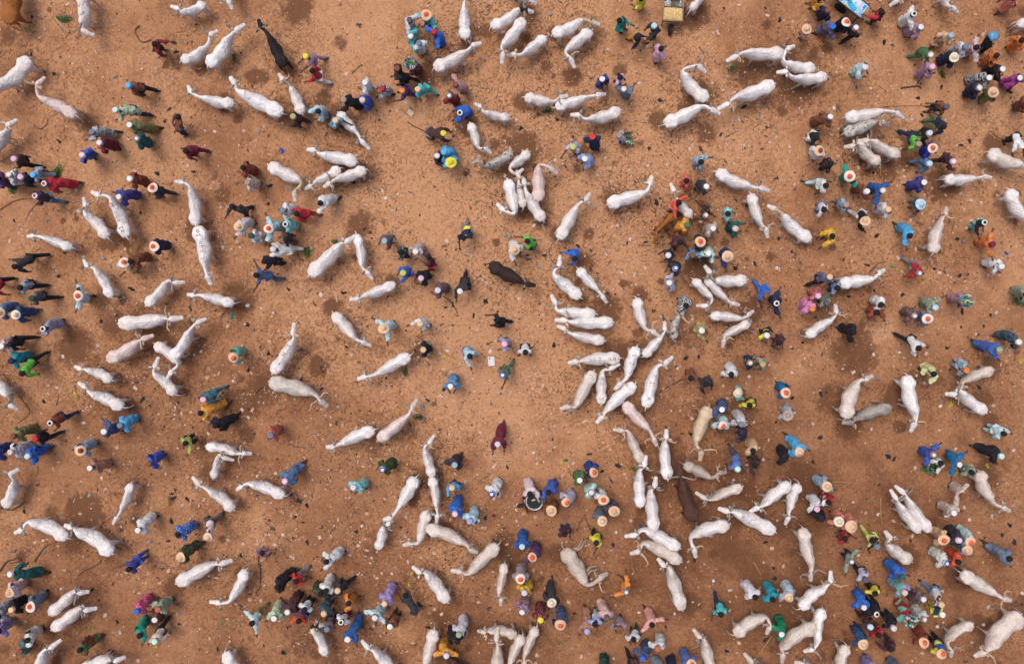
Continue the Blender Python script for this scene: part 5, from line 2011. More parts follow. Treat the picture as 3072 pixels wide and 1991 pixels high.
# ---------------------------------------------------------------- things lying on the dirt
def blob_mesh(name, mats, seed, n=11, rings=3, h=.03, jag=.55):
    """crumpled sheet: irregular outline, creased surface"""
    rnd = random.Random(seed)
    out = [1 - jag * rnd.random() for _ in range(n)]
    vs = [(rnd.uniform(-.1, .1), rnd.uniform(-.1, .1), h * rnd.uniform(.5, 1.2))]; fs = []
    for r in range(1, rings + 1):
        for k in range(n):
            a = 2 * math.pi * (k + rnd.uniform(-.2, .2)) / n; q = out[k] * r / rings
            z = h * rnd.uniform(.1, 1.3) if r < rings else rnd.uniform(.002, h * .5)
            vs.append((q * math.cos(a), q * math.sin(a), z))
    for k in range(n):
        k2 = (k + 1) % n
        fs.append((0, 1 + k, 1 + k2))
        for r in range(rings - 1):
            a, b2 = 1 + r * n + k, 1 + r * n + k2
            fs += [(a, a + n, b2 + n), (a, b2 + n, b2)]
    base = len(vs)
    for k in range(n):      # closed underside
        x, y, z = vs[1 + (rings - 1) * n + k]; vs.append((x * .97, y * .97, 0.0))
    for k in range(n):
        a, b2 = 1 + (rings - 1) * n + k, 1 + (rings - 1) * n + (k + 1) % n
        fs.append((a, base + k, base + (k + 1) % n, b2))
    fs.append(tuple(range(base, base + n))[::-1])
    mb = MB(); mb.add(vs, fs)
    return mb.mesh(name, mats, smooth=False)

BAGC = {'black': (.035, .033, .036), 'darkgrey': (.10, .088, .085), 'grey': (.22, .21, .21), 'darkbrown': (.075, .042, .028), 'white': (.62, .55, .52), 'green': (.03, .3, .1),
        'blue': (.05, .25, .55), 'yellow': (.7, .48, .03), 'silver': (.55, .57, .62)}
bag_meshes = {}
def bag_mesh(col, k):
    if (col, k) not in bag_meshes:
        bag_meshes[(col, k)] = blob_mesh('plastic_scrap', [plain('plastic_' + col, BAGC[col], .35 if col != 'darkbrown' else .9, .4, 20)], 100 + k * 7 + len(col), n=9 + k, h=.22 + .04 * (k % 3), jag=.78)
    return bag_meshes[(col, k)]
paper_meshes = []
PAPERC = [(.58, .42, .33), (.62, .48, .42), (.64, .56, .56), (.55, .36, .26)]
def paper_mesh(k):
    rnd = random.Random(k + 50)
    mb = MB(); n = 4 if k % 2 else 5
    a0 = [2 * math.pi * (i + rnd.uniform(-.12, .12)) / n for i in range(n)]
    r = [rnd.uniform(.7, 1.1) for _ in range(n)]
    top = [(r[i] * math.cos(a0[i]), r[i] * math.sin(a0[i]), .05 + rnd.uniform(0, .22)) for i in range(n)]
    mb.add(top + [(0, 0, .12)] + [(x, y, z - .03) for x, y, z in top] + [(0, 0, .09)],
           [(i, (i + 1) % n, n) for i in range(n)] + [(n + 1 + (i + 1) % n, n + 1 + i, 2 * n + 1) for i in range(n)] + [(i, n + 1 + i, n + 1 + (i + 1) % n, (i + 1) % n) for i in range(n)])
    return mb.mesh('paper_scrap', [plain('paper_%d' % (k % 4), PAPERC[k % 4], .9, .25, 5)], smooth=False)
paper_meshes = [paper_mesh(k) for k in range(8)]
LEAFM = [plain('leaf_green', (.07, .15, .035), .7, .4), plain('leaf_dark', (.035, .09, .025), .7, .4)]
leafblade = MB(); leafblade.add([(0, -.05, 0), (.014, 0, .008), (0, .05, 0), (-.014, 0, .008), (0, 0, -.004)], [(0, 1, 3), (1, 2, 3), (0, 4, 1), (1, 4, 2), (2, 4, 3), (3, 4, 0)])
LEAVES = [leafblade.mesh('leaf', [m], False) for m in LEAFM]
STICKM = [plain('stick_brown', (.22, .12, .06), .85, .35), plain('stick_pale', (.48, .29, .15), .8, .3), plain('stick_dark', (.10, .065, .045), .85, .3)]
BAGWORD = {'black': 'crumpled black plastic scrap', 'darkgrey': 'dark grey plastic scrap', 'grey': 'grey plastic scrap', 'darkbrown': 'dark brown dung lump', 'white': 'crumpled white plastic bag',
           'green': 'green plastic bag', 'blue': 'blue plastic bottle wrapper', 'yellow': 'yellow plastic bag', 'silver': 'silvery plastic bag'}

for i, (kind, pts, rest) in enumerate(OBJS):
    rnd = random.Random(900 + i)
    p0 = pts[0]
    w0 = at(*p0, 0)
    if kind == 'bag':
        col = rest[0]
        o = link('dung_lump' if col == 'darkbrown' else 'plastic_scrap', bag_mesh(col, rnd.randrange(5)), None, (w0.x, w0.y, .004))
        s = rnd.uniform(.09, .165) * (1.15 if col in ('black', 'white') else .9)
        o.scale = (s * rnd.uniform(.8, 1.25), s * rnd.uniform(.5, .95), s); o.rotation_euler.z = rnd.uniform(0, 6.28)
        register(o, 'bag', *p0, BAGWORD[col] + ' on the dirt', BAGWORD[col], 'litter', 'plastic scraps and dung lumps on the dirt')
    elif kind == 'paper':
        o = link('paper_scrap', paper_meshes[rnd.randrange(8)], None, (w0.x, w0.y, .006))
        s = rnd.uniform(.065, .1); o.scale = (s, s * rnd.uniform(.7, 1.1), s * .6); o.rotation_euler.z = rnd.uniform(0, 6.28)
        register(o, 'paper', *p0, 'pale torn paper scrap on the dirt', 'paper scrap', 'litter', 'pale paper scraps on the dirt')
    elif kind == 'cloth':
        c = rest[0]; k = float(rest[1])
        me = blob_mesh('rag', [cloth(c)], i, n=14, rings=4, h=.28, jag=.6)
        o = link('rag', me, None, (w0.x, w0.y, .004))
        s = .17 * (k ** .6); o.scale = (s * rnd.uniform(.9, 1.3), s * rnd.uniform(.5, .8), s * .8); o.rotation_euler.z = rnd.uniform(0, 3.14)
        register(o, 'cloth', *p0, 'crumpled ' + PAL[c][0] + ' rag on the dirt', PAL[c][0] + ' rag', 'rag', 'coloured rags on the dirt')
    elif kind == 'stone':
        bm = bmesh.new(); bmesh.ops.create_icosphere(bm, subdivisions=2, radius=1)
        for v in bm.verts: v.co *= 1 + .25 * (noise.noise(v.co * 1.5 + Vector((i, 0, 0))))
        me = bpy.data.meshes.new('stone'); bm.to_mesh(me); bm.free()
        me.materials.append(plain('stone_grey', (.33, .28, .25), .9, .35))
        o = link('stone', me, None, (w0.x, w0.y, .03)); o.scale = (.085, .075, .05); o.rotation_euler.z = rnd.uniform(0, 3)
        register(o, 'stone', *p0, 'round grey stone on the dirt', 'grey stone', 'stone', 'stones on the dirt')
    elif kind == 'leaves':
        k = float(rest[0])
        root = bpy.data.objects.new('fodder_heap', None); COL.objects.link(root); root.location = (w0.x, w0.y, 0)
        mb = MB(); n = int(190 * k ** 1.3) + 12; ax = rnd.uniform(0, 3.14)
        for q in range(n):
            r_ = abs(rnd.gauss(0, .5)); th = rnd.uniform(0, 6.28); r_ = min(r_, 1.1)
            x, y = r_ * math.cos(th) * .34 * k ** .6, r_ * math.sin(th) * .17 * k ** .6
            c, s_ = math.cos(ax), math.sin(ax); X, Y = x * c - y * s_, x * s_ + y * c
            z = .01 + max(0, (.1 * k) * (1 - r_)) * rnd.random()
            a = rnd.uniform(0, 6.28); ln = rnd.uniform(.03, .075); wd = rnd.uniform(.007, .016); dz = rnd.uniform(-.01, .03)
            dx, dy = math.cos(a) * ln, math.sin(a) * ln; nx_, ny_ = -math.sin(a) * wd, math.cos(a) * wd
            mb.add([(X - dx, Y - dy, z), (X + nx_, Y + ny_, z + .01), (X + dx, Y + dy, z + dz), (X - nx_, Y - ny_, z + .01)], [(0, 1, 2, 3)], rnd.randrange(2))
        o = link('leaves', mb.mesh('leaves', LEAFM, False), root); o['kind'] = 'stuff'
        register(root, 'leaves', *p0, 'scattered heap of green fodder leaves on the dirt', 'green fodder leaves', 'fodder', 'heaps of green fodder')
    elif kind in ('stick', 'plank'):
        wp = [at(*q, .02) for q in pts]
        if kind == 'plank':
            a, b2 = wp[0], wp[-1]; c = (a + b2) / 2; dd = b2 - a
            mb = MB(); mb.box((0, 0, .025), (dd.length, .075, .035), math.atan2(dd.y, dd.x))
            o = link('plank', mb.mesh('plank', [plain('plank_wood', (.42, .25, .14), .85, .3)], False), None, (c.x, c.y, 0))
            register(o, 'plank', (pts[0][0] + pts[-1][0]) / 2, (pts[0][1] + pts[-1][1]) / 2, 'weathered wooden plank beside green fodder', 'wooden plank', 'plank', 'planks beside the fodder')
            continue
        ln = sum((wp[k + 1] - wp[k]).length for k in range(len(wp) - 1))
        straight = len(wp) <= 3 and ((wp[-1] - wp[0]).length > .985 * ln)
        # smooth polyline (Catmull-Rom)
        path = []
        for k in range(len(wp) - 1):
            q0, q1, q2, q3 = wp[max(k - 1, 0)], wp[k], wp[k + 1], wp[min(k + 2, len(wp) - 1)]
            for t in (0, .25, .5, .75):
                path.append(.5 * ((2 * q1) + (q2 - q0) * t + (2 * q0 - 5 * q1 + 4 * q2 - q3) * t * t + (3 * q1 - q0 - 3 * q2 + q3) * t ** 3))
        path.append(wp[-1])
        thick = .016 if straight else (.03 if rnd.random() < .35 and ln < 2.2 else .017)
        c = sum(path, Vector()) / len(path); c.z = 0
        path = [q - c + Vector((rnd.uniform(-.01, .01), rnd.uniform(-.01, .01), .01 + thick * .5)) for q in path]
        mat = STICKM[1] if straight else rnd.choice((STICKM[0], STICKM[2]))
        mb = MB(); mb.tube(path, [thick * (.6 + .5 * (1 - k / len(path))) for k in range(len(path))], 6)
        o = link('herding_stick' if straight else 'branch', mb.mesh('stick', [mat]), None, c)
        mid = pts[len(pts) // 2]
        if len(pts) == 2: mid = ((pts[0][0] + pts[1][0]) / 2, (pts[0][1] + pts[1][1]) / 2)
        register(o, 'stick', *mid, ('straight pale herding stick' if straight else 'crooked brown branch'), ('pale stick' if straight else 'brown branch'),
                 'stick' if straight else 'branch', 'herding sticks' if straight else 'branches and ropes on the dirt')
    elif kind == 'board':
        root = bpy.data.objects.new('printed_sheet', None); COL.objects.link(root); root.location = (w0.x, w0.y, 0); root.rotation_euler.z = math.radians(6)
        mb = MB(); mb.box((0, 0, .028), (.24, .34, .006)); link('sheet', mb.mesh('sheet', [plain('sheet_white', (.78, .77, .80), .7, .05)], False), root)
        mb = MB()
        for r_ in range(9):
            for c_ in range(2):
                if r_ < 3 and c_ == 0: continue
                mb.box((-.055 + c_ * .11, .13 - r_ * .032, .0325), (.085 * (.7 + .3 * ((r_ * 7 + c_) % 3) / 2), .008, .002))
        link('print', mb.mesh('print', [plain('print_ink', (.2, .2, .24), .8, .1)], False), root)
        mb = MB(); mb.box((-.05, .105, .0325), (.07, .07, .002)); link('picture', mb.mesh('picture', [plain('print_brown', (.4, .2, .1), .8, .4, 40)], False), root)
        register(root, 'board', *p0, 'white printed sheet with small picture lying flat on the dirt', 'printed white sheet', 'sheet')
    elif kind == 'crate':
        root = bpy.data.objects.new('bottle_crate', None); COL.objects.link(root); root.location = (w0.x, w0.y, 0); root.rotation_euler.z = math.radians(-24)
        g = plain('crate_green', (.02, .30, .09), .45, .15); mb = MB()
        W, D_, Hh = .46, .30, .26
        mb.box((0, 0, .01), (W, D_, .02)); root_c = link('crate_floor', mb.mesh('crate_floor', [g], False), root)
        for x, y, sx, sy in ((0, D_ / 2, W, .016), (0, -D_ / 2, W, .016), (W / 2, 0, .016, D_ - .018), (-W / 2, 0, .016, D_ - .018)):
            for z, hh in ((.07, .1), (.215, .07)):
                mb = MB(); mb.box((x, y, z + .0), (sx, sy, hh)); link('crate_panel', mb.mesh('crate_panel', [g], False), root)
        k = 0
        for ix in range(6):
            for iy in range(4):
                col = [(.02, .03, .03), (.5, .5, .48), (.4, .06, .04), (.02, .12, .06), (.6, .5, .35), (.25, .32, .3)][rnd.randrange(6)]
                b2 = MB(); b2.lathe((0, 0, 0), [(.028, 0), (.031, .02), (.031, .15), (.012, .2), (.014, .24), (.004, .243)], 8)
                o = link('crate_bottle', b2.mesh('bottle', [plain('glass_%d' % int(col[0] * 1000), col, .25, .1)]), None, None)
                if rnd.random() < .8:
                    q = Matrix.Rotation(math.radians(-24), 3, 'Z') @ Vector((-.19 + ix * .076, -.11 + iy * .073, .022))
                    o.location = (w0.x + q.x, w0.y + q.y, q.z)
                    o.name = 'glass_bottle'
                    register(o, 'bottle', p0[0] + q.x * PPM, p0[1] - q.y * PPM, 'small glass bottle standing in the open green crate', 'glass bottle', 'bottle', 'bottles in the green crate')
                    o['shared_label'] = True
                else: bpy.data.objects.remove(o)
        register(root, 'crate', *p0, 'open green plastic bottle crate on the dirt beside a squatting person', 'green bottle crate', 'crate')
    elif kind == 'basin':
        # brown push barrow pan with a big aluminium basin standing in it
        cart = bpy.data.objects.new('wheelbarrow', None); COL.objects.link(cart)
        wb = at(*p0, .35); cart.location = (wb.x, wb.y, 0); cart.rotation_euler.z = math.radians(18)
        rustm = plain('barrow_rust', (.26, .10, .05), .8, .4)
        mb = MB(); mb.v = []
        for z, k in ((.28, .78), (.5, 1.0), (.49, .97), (.30, .75)):
            for x, y in ((-.42, -.34), (.36, -.36), (.42, .36), (-.4, .34)): mb.v.append((x * k, y * k, z))
        for r_ in range(3):
            for k in range(4): mb.f.append((r_ * 4 + k, r_ * 4 + (k + 1) % 4, r_ * 4 + 4 + (k + 1) % 4, r_ * 4 + 4 + k))
        mb.f += [(3, 2, 1, 0), (12, 13, 14, 15)]; mb.mi = [0] * len(mb.f)
        link('pan', mb.mesh('barrow_pan', [rustm], False), cart)
        for y in (-.26, .26):
            mb = MB(); mb.tube([(-.5, y * .5, .2), (.2, y, .3), (.7, y * 1.05, .52)], [.016] * 3, 6); link('handle', mb.mesh('barrow_handle', [rustm]), cart)
            mb = MB(); mb.tube([(.25, y, .3), (.3, y, .0)], [.014] * 2, 6); link('leg', mb.mesh('barrow_leg', [rustm]), cart)
        mb = MB(); mb.tube([(-.5, -.04, .19), (-.5, .04, .19)], [.19, .19], 18); link('wheel', mb.mesh('barrow_wheel', [plain('rubber', (.03, .03, .03), .9)]), cart)
        register(cart, 'barrow', p0[0] + 12, p0[1] + 14, 'rusty brown wheelbarrow carrying a large aluminium basin', 'rusty wheelbarrow', 'wheelbarrow')
        ba = bpy.data.objects.new('metal_basin', None); COL.objects.link(ba); wb = at(*p0, .6); ba.location = (wb.x, wb.y, .31)
        alu = plain('aluminium', (.62, .62, .64), .35, .15, 9, .7)
        mb = MB(); mb.lathe((0, 0, 0), [(.2, 0), (.28, .1), (.305, .28), (.33, .285), (.325, .3), (.298, .29), (.27, .12), (.19, .02)], 32); link('basin', mb.mesh('basin', [alu]), ba)
        mb = MB(); mb.lathe((0, 0, 0), [(.286, .19), (.15, .192), (.005, .19)], 32); link('water', mb.mesh('basin_water', [plain('dark_water', (.012, .02, .018), .08, .2)]), ba)
        for sd in (1, -1):
            mb = MB(); mb.tube([(sd * .3, -.06, .22), (sd * .38, -.05, .23), (sd * .38, .05, .23), (sd * .3, .06, .22)], [.01] * 4, 6); link('handle', mb.mesh('basin_handle', [alu]), ba)
        register(ba, 'basin', *p0, 'large round aluminium basin of dark water standing in a wheelbarrow', 'aluminium basin', 'basin')
        for k, (x, y, a, cc) in enumerate(((.1, .12, .5, (.5, .46, .36)), (-.1, .02, 1.9, (.7, .6, .42)), (-.04, .16, .9, (.05, .07, .06)), (.15, -.03, 2.2, (.1, .18, .16)))):
            b2 = MB(); b2.lathe((0, 0, 0), [(.028, 0), (.03, .02), (.03, .13), (.012, .17), (.012, .2), (.003, .2)], 8)
            o = link('drink_bottle', b2.mesh('bottle', [plain('drink_%d' % k, cc, .25, .15)]), None, (wb.x + x, wb.y + y, .51)); o.rotation_euler = (math.pi / 2 * .95, 0, a)
            register(o, 'bottle2', p0[0] + x * PPM, p0[1] - y * PPM, 'drink bottle floating in the dark water of the aluminium basin', 'drink bottle', 'bottle', 'bottles in the aluminium basin')
            o['shared_label'] = True

# ---------------------------------------------------------------- two vendor carts at the top edge
def cart1():
    c = at(1800 + 680 / 3.0867, 40 / 3.0867, .85)
    root = bpy.data.objects.new('snack_cart', None); COL.objects.link(root); root.location = (c.x, c.y, 0); root.rotation_euler.z = math.radians(-3)
    wood = plain('cart_wood', (.40, .27, .15), .85, .35); dk = plain('cart_dark', (.16, .10, .06), .85, .3)
    W, Ln = .72, 1.25
    y0 = -.62
    mb = MB(); mb.box((0, y0 + Ln / 2, .72), (W, Ln, .04)); link('deck', mb.mesh('cart_deck', [dk], False), root)
    for x in (-W / 2, W / 2):
        mb = MB(); mb.box((x, y0 + Ln / 2, .81), (.03, Ln, .16)); link('side_board', mb.mesh('cart_side', [wood], False), root)
    mb = MB(); mb.box((0, y0 + .0, .81), (W - .034, .03, .16)); link('end_board', mb.mesh('cart_end', [wood], False), root)
    mb = MB(); mb.box((0, y0 + .51, .83), (W - .034, .02, .14)); link('divider', mb.mesh('cart_divider', [dk], False), root)
    for x in (-.3, .3):
        for y in (y0 + .1, y0 + Ln - .1):
            mb = MB(); mb.box((x, y, .35), (.05, .05, .7)); link('leg', mb.mesh('cart_leg', [wood], False), root)
    mb = MB(); mb.tube([(-.02, y0 - .12, .2), (.08, y0 - .12, .2)], [.2, .2], 20); link('wheel', mb.mesh('cart_wheel', [plain('rubber', (.03, .03, .03), .9)]), root)
    register(root, 'cart', 2020, 12, 'wooden push cart heaped with yellow fried snacks at the top edge', 'snack cart', 'cart')
    rnd = random.Random(5)
    ms = []
    for k in range(3):
        bm = bmesh.new(); bmesh.ops.create_icosphere(bm, subdivisions=1, radius=.023)
        for v in bm.verts: v.co *= 1 + rnd.uniform(-.2, .2); v.co.x *= 1.3
        me = bpy.data.meshes.new('snack'); bm.to_mesh(me); bm.free(); me.materials.append(plain('snack_%d' % k, ((.9, .66, .3), (.9, .72, .4), (.85, .55, .22))[k], .6, .25, 30))
        me.polygons.foreach_set('use_smooth', [True] * len(me.polygons)); ms.append(me)
    # heaped snacks: the top layer, one by one
    n = 0
    for iy in range(12):
        for ix in range(17):
            x = -.325 + ix * .0405 + rnd.uniform(-.008, .008) + (.02 if iy % 2 else 0); y = y0 + .05 + iy * .037 + rnd.uniform(-.008, .008)
            if abs(x) > .335: continue
            z = .86 + .06 * math.cos(x * 3.6) * math.sin((iy + 1) / 13 * math.pi) + rnd.uniform(-.006, .012)
            q = Matrix.Rotation(root.rotation_euler.z, 3, 'Z') @ Vector((x, y, z))
            o = link('fried_snack', ms[rnd.randrange(3)], None, (c.x + q.x, c.y + q.y, q.z)); o.rotation_euler = (rnd.uniform(0, 3), rnd.uniform(0, 3), rnd.uniform(0, 3))
            register(o, 'snack', 2020, 20, 'small yellow fried snack heaped on the wooden push cart', 'fried snack', 'snack', 'fried snacks on the cart'); o['shared_label'] = True
            n += 1
    mb = MB(); mb.box((0, y0 + .26, .79), (W - .06, .46, .10)); o = link('snack_heap', mb.mesh('snack_heap', [ms and plain('snack_2', (.72, .42, .14), .6)], False), root); o['kind'] = 'stuff'
    for k, (x, y, sx, sy, cc, wd) in enumerate(((-.2, .86, .28, .26, (.72, .72, .80), 'white'), (.05, .78, .12, .1, (.10, .42, .18), 'green'), (.17, .8, .13, .18, (.28, .6, .78), 'light blue'), (.29, .85, .1, .3, (.62, .62, .72), 'lavender'), (.05, 1.06, .5, .16, (.1, .16, .12), 'dark green'))):
        me = blob_mesh('bag', [plain('bag_%d' % k, cc, .3, .3, 9)], 70 + k, 12, 3, .5, .3)
        q = Matrix.Rotation(root.rotation_euler.z, 3, 'Z') @ Vector((x, y0 + y - .2, .742))
        o = link('snack_bag', me, None, (c.x + q.x, c.y + q.y, q.z)); o.scale = (sx * .6, sy * .6, .22)
        register(o, 'sbag', 2020, 5, wd + ' plastic bag packed behind the yellow snacks on the cart', wd + ' bag', 'bag')
cart1()

def cart2():
    T = lambda x, y, z: at(2400 + x / 3.0867, y / 3.0867, z)
    a, b2 = T(640, 60, .85), T(555, 165, .85)      # right end of the table
    a2 = T(430, -150, .85)
    n_ = (b2 - a); w = n_.length; n_.normalize(); ux = Vector((-n_.y, n_.x, 0))
    if ux.x > 0: ux = -ux
    root = bpy.data.objects.new('drinks_cart', None); COL.objects.link(root)
    mid = (a + b2) / 2; Ln = 1.5
    ctr = mid + ux * Ln / 2; root.location = (ctr.x, ctr.y, 0)
    rot = math.atan2(-ux.y, -ux.x); root.rotation_euler.z = rot
    dk = plain('cart_frame', (.10, .075, .06), .8, .3); wh = plain('cart_top', (.34, .58, .72), .6, .35, 5); wd = plain('cart_wood', (.40, .27, .15), .85, .35)
    def part(name, c, s, m):
        mb = MB(); mb.box(c, s); link(name, mb.mesh(name, [m], False), root)
    W = w
    part('table_top', (0, 0, .82), (Ln, W, .04), wh)
    for y in (-W / 2 - .018, W / 2 + .018): part('side_rail', (0, y, .84), (Ln + .08, .03, .09), dk)
    part('end_rail', (Ln / 2 + .02, 0, .84), (.03, W, .09), wd)
    for x in (-Ln / 2 + .08, Ln / 2 - .05):
        for y in (-W / 2 + .05, W / 2 - .05): part('leg', (x, y, .4), (.05, .05, .8), dk)
    for y in (-W / 2, W / 2): part('push_handle', (Ln / 2 + .2, y, .8), (.42, .025, .025), dk)
    for y in (-W / 2 + .1, W / 2 - .1):
        mb = MB(); mb.tube([(0, y - .02, .25), (0, y + .02, .25)], [.25, .25], 22); link('wheel', mb.mesh('cart_wheel', [plain('rubber', (.03, .03, .03), .9)]), root)
    register(root, 'cart', 2560, 20, 'white-topped table cart with dark frame and blue goods at the top edge', 'blue goods cart', 'cart')
    R3 = Matrix.Rotation(rot, 3, 'Z')
    def good(name, look, x, y, z, sx, sy, sz, col, r_=0, cat='packet'):
        mb = MB(); mb.box((0, 0, sz / 2), (sx, sy, sz), r_)
        q = R3 @ Vector((x, y, z)); o = link(name, mb.mesh(name, [plain('good_' + ''.join('%02x' % int(v * 255) for v in col), col, .4, .25, 18)], False), None, (ctr.x + q.x, ctr.y + q.y, q.z)); o.rotation_euler.z = rot
        bv = o.modifiers.new('soft_edges', 'BEVEL'); bv.width = min(.012, sz * .3); bv.segments = 2
        register(o, 'good', 2560 + q.x * PPM, 10 - q.y * PPM, look, look, cat)
    top = .842
    hw = W / 2
    good('display_box', 'white framed box of blue sachets at the right end of the table cart', Ln / 2 - .13, 0, top, .2, W - .06, .05, (.62, .68, .8), cat='box')
    good('sachet_pack', 'bright blue sachet pack on the white framed box', Ln / 2 - .12, .12 if False else hw * .45, top + .052, .1, .16, .02, (.02, .26, .75))
    good('sachet_pack', 'light blue sachet pack at the near corner of the framed box', Ln / 2 - .13, -hw * .55, top + .052, .13, .14, .02, (.16, .5, .8))
    good('sachet_pack', 'green sachet pack in the middle of the framed box', Ln / 2 - .1, hw * .02, top + .052, .05, .1, .02, (.05, .4, .22))
    good('sachet_pack', 'pink sachet pack in the middle of the framed box', Ln / 2 - .18, -hw * .12, top + .052, .05, .06, .02, (.8, .3, .4))
    good('white_rod', 'white plastic rail lying across the table cart', Ln / 2 - .27, 0, top, .03, W - .02, .05, (.8, .8, .84), cat='rail')
    good('white_cloth', 'white cloth sheet with green mark on the table cart', Ln / 2 - .45, hw * .3, top, .3, W * .55, .02, (.66, .68, .78), .05, 'cloth')
    good('green_mark', 'small dark green item on the white cloth sheet', Ln / 2 - .47, hw * .2, top + .022, .06, .04, .012, (.1, .3, .22), .4)
    good('blue_cloth', 'sky blue folded cloth near the front of the table cart', Ln / 2 - .5, -hw * .45, top, .4, .17, .04, (.03, .42, .76), -.35, 'cloth')
    good('blue_cloth', 'pale blue folded cloth behind the sky blue one', Ln / 2 - .42, -hw * .15, top, .2, .1, .035, (.25, .6, .85), -.3, 'cloth')
    good('teal_pack', 'square dark teal packet beside the white cloth', Ln / 2 - .66, -hw * .2, top, .1, .1, .07, (.01, .3, .32), .2)
    good('teal_pack', 'dark teal packet next to the cyan sheet', Ln / 2 - .76, -hw * .02, top, .12, .13, .08, (.005, .36, .38), .1)
    good('cyan_sheet', 'bright cyan plastic sheet on the table cart', Ln / 2 - .95, hw * .1, top, .3, .26, .05, (.01, .62, .82), .1, 'sheet')
    good('green_sheet', 'bright green plastic sheet at the far left of the table cart', Ln / 2 - 1.25, -hw * .1, top, .3, .3, .06, (.01, .5, .25), .3, 'sheet')
    good('yellow_pack', 'small yellow packet near the front rail of the table cart', Ln / 2 - .7, -hw * .8, top, .09, .05, .03, (.75, .62, .1), .1)
    good('blue_pack', 'royal blue wrapper near the front rail of the table cart', Ln / 2 - 1.0, -hw * .62, top, .16, .1, .04, (.03, .2, .6), -.2)
    good('tan_pack', 'tan packet at the back of the table cart', Ln / 2 - .85, hw * .7, top, .12, .12, .06, (.6, .45, .22), .3)
cart2()

# ---------------------------------------------------------------- litter nobody could count
def litter(name, label, n, mats, size, aspect, seed, zr=(.006, .02), weight=None, sides=4, curl=.3):
    rng = np.random.RandomState(seed)
    X = rng.uniform(-20.5, 20.5, n * 3); Y = rng.uniform(-13.6, 13.6, n * 3)
    if weight is not None:
        keep = rng.rand(n * 3) < weight(X, Y); X, Y = X[keep][:n], Y[keep][:n]
    else: X, Y = X[:n], Y[:n]
    vs, fs, mi = [], [], []
    for x, y in zip(X, Y):
        s = size * math.exp(rng.normal(0, .38)); a = rng.uniform(0, 6.28); asp = aspect * rng.uniform(.7, 1.4)
        z = rng.uniform(*zr); b0 = len(vs)
        pr = [(-1, -.8), (1, -1), (.9, 1), (-1, .9)] if sides == 4 else [(math.cos(t), math.sin(t)) for t in np.arange(sides) * 2 * math.pi / sides]
        for k, (u, v) in enumerate(pr):
            u *= s * rng.uniform(.75, 1.15); v *= s * asp * rng.uniform(.6, 1.25)
            vs.append((x + u * math.cos(a) - v * math.sin(a), y + u * math.sin(a) + v * math.cos(a), z + s * curl * rng.uniform(-.0, 1)))
        fs.append(tuple(range(b0, b0 + len(pr)))); mi.append(rng.randint(len(mats)))
    me = bpy.data.meshes.new(name); me.from_pydata(vs, [], fs)
    for m in mats: me.materials.append(m)
    me.polygons.foreach_set('material_index', mi); me.update()
    o = link(name, me); o['kind'] = 'stuff'; o['label'] = label; o['category'] = name.replace('_', ' ')
HOT = [(1800, 1150, 330), (1950, 650, 260), (2300, 600, 260), (2800, 700, 300), (700, 1400, 350), (900, 1100, 350), (1300, 1400, 260), (1650, 350, 260), (550, 300, 260), (1500, 700, 260), (1050, 1700, 260), (2450, 400, 260)]
def crowd(X, Y):
    px, py = X * PPM + 1536, 995.5 - Y * PPM
    w = np.full(X.shape, .16)
    for x, y, s in HOT: w += .5 * np.exp(-((px - x) ** 2 + (py - y) ** 2) / (2 * s * s))
    cl = np.sin(X * 2.1 + 1.3 * np.sin(Y * 1.7)) * np.sin(Y * 2.6 + 1.1 * np.sin(X * 1.3)) + .6 * np.sin(X * 5.3 + Y * 3.1) * np.sin(Y * 6.1 - X * 2.2)
    return np.clip(w * (.75 + .75 * cl), .03, 1)
litter('straw_bits', 'thin pale straw bits scattered over the dirt', 7500, [plain('straw_a', (.66, .40, .22), .9), plain('straw_b', (.60, .33, .17), .9), plain('straw_c', (.42, .2, .1), .9)], .032, .13, 1, curl=.25, weight=crowd)
litter('paper_bits', 'tiny pale paper and plastic bits scattered over the dirt', 6500, [plain('bit_a', (.62, .46, .37), .8), plain('bit_b', (.64, .50, .43), .8), plain('bit_c', (.68, .58, .55), .8), plain('bit_d', (.55, .34, .23), .8)], .015, .75, 2, weight=crowd)
litter('torn_paper', 'larger torn paper and clear plastic pieces strewn on the dirt', 3400, [plain('bit_a', (.62, .46, .37), .8), plain('bit_d', (.55, .34, .23), .8), plain('bit_e', (.58, .41, .32), .5), plain('bit_f', (.52, .3, .19), .6)], .036, .6, 9, weight=crowd, curl=.5)
litter('dung_crumbs', 'small dark dung crumbs scattered over the dirt', 8500, [plain('crumb_a', (.10, .045, .022), .95), plain('crumb_b', (.16, .07, .032), .95), plain('crumb_c', (.05, .035, .028), .95)], .022, .7, 3, sides=6, weight=crowd)
litter('black_plastic_bits', 'small black plastic shreds scattered over the dirt', 1300, [plain('plastic_black', BAGC['black'], .35), plain('plastic_darkgrey', BAGC['darkgrey'], .4)], .042, .35, 4, sides=4, weight=crowd, curl=.6)
litter('twigs', 'thin brown twigs and stalks lying on the dirt', 1500, [STICKM[0], STICKM[2]], .11, .045, 5, weight=crowd, curl=.1)
litter('bright_bits', 'tiny coloured wrapper bits scattered over the dirt', 170, [plain('cb_a', (.75, .5, .04), .6), plain('cb_b', (.1, .4, .75), .6), plain('cb_c', (.6, .06, .05), .6), plain('cb_d', (.1, .5, .3), .6)], .022, .6, 6)

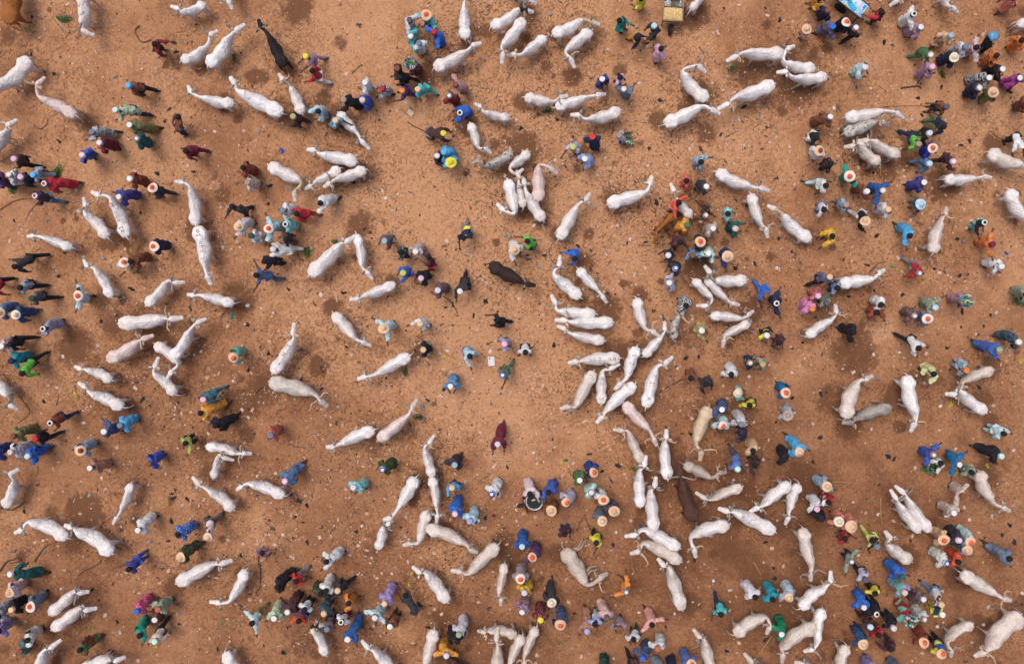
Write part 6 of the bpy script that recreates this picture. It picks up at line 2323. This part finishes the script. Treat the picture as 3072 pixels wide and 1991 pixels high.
# ---------------------------------------------------------------- labels: each one must single its thing out
def write_labels():
    K = [t for t in THINGS]
    def zone(t):
        u, v = t['x'] / 3072, t['y'] / 1991
        a = 'far left' if u < .14 else 'left' if u < .38 else 'centre' if u < .62 else 'right' if u < .86 else 'far right'
        b = 'top' if v < .2 else 'upper' if v < .42 else 'middle' if v < .6 else 'lower' if v < .82 else 'bottom'
        return b + ' ' + a
    vis = [t for t in K if -20 < t['x'] < 3092 and -20 < t['y'] < 2011]
    land = [t for t in vis if t['kind'] in ('cow', 'person', 'cart', 'crate', 'basin', 'board', 'cloth', 'stone', 'leaves')]
    def sector(t, n):
        dx, dy = t['x'] - n['x'], t['y'] - n['y']
        if abs(dx) > abs(dy): return 'right of' if dx > 0 else 'left of'
        return 'below' if dy > 0 else 'above'
    for t in K:
        t['z'] = zone(t)
        nb = [n for n in land if n is not t]
        nb.sort(key=lambda n: (n['x'] - t['x']) ** 2 + (n['y'] - t['y']) ** 2)
        t['n'] = [(sector(t, n), n) for n in nb[:9] if math.hypot(n['x'] - t['x'], n['y'] - t['y']) < 330][:7]
    freq = {}
    for t in land: freq[t['short']] = freq.get(t['short'], 0) + 1
    byl = {}
    for t in K: byl.setdefault(t['look'], []).append(t)
    used = {}
    def put(t, s):
        used[s] = t; t['o']['label'] = s
    def ok(s): return 4 <= len(s.split()) <= 16 and s not in used
    for t in K:
        if t['o'].get('shared_label'):
            del t['o']['shared_label']; t['o']['label'] = t['look']; continue
        same = [q for q in byl[t['look']] if q is not t]
        if not same and ok(t['look']): put(t, t['look']); continue
        done = False
        cands = []
        for lk in (t['look'],):
            for rel, n in t['n'][:5]:
                cands.append((freq[n['short']] + (0 if rel else 0), rel, n))
            cands.sort(key=lambda c: c[0])
            # one neighbour, then neighbour with its full look, then zone, then zone + neighbour
            for fld in ('short', 'look'):
                for _, rel, n in cands:
                    if fld == 'short' and freq[n['short']] > 12: continue
                    s = '%s, %s %s' % (lk, rel, n[fld])
                    if ok(s) and not any(any(r2 == rel and m[fld] == n[fld] for r2, m in q['n']) for q in same):
                        put(t, s); done = True; break
                if done: break
            if done: break
            s = '%s, in the %s area' % (lk, t['z'])
            if ok(s) and not any(q['z'] == t['z'] for q in same): put(t, s); done = True; break
            for _, rel, n in cands:
                s = '%s %s %s, %s' % (lk, rel, n['short'], t['z'])
                if ok(s) and not any(q['z'] == t['z'] and any(r2 == rel and m['short'] == n['short'] for r2, m in q['n']) for q in same):
                    put(t, s); done = True; break
            if done: break
        if done: continue
        for i1 in range(len(t['n'])):
            for i2 in range(i1 + 1, len(t['n'])):
                r1, n1 = t['n'][i1]; r2, n2 = t['n'][i2]
                for s in ('%s between %s and %s' % (t['short'], n1['short'], n2['short']), '%s %s %s and %s %s' % (t['short'], r1, n1['short'], r2, n2['short']),
                          '%s %s %s, %s' % (t['short'], r1, n1['short'], t['z'])):
                    if not done and ok(s): put(t, s); done = True
        if not done:
            s = '%s at %s of the ground' % (t['look'], t['z'])
            if not ok(s): s = '%s at %s' % (t['short'], t['z'])
            t['o']['label'] = s if len(s.split()) <= 16 else t['short']
write_labels()
print('THINGS', len(THINGS))
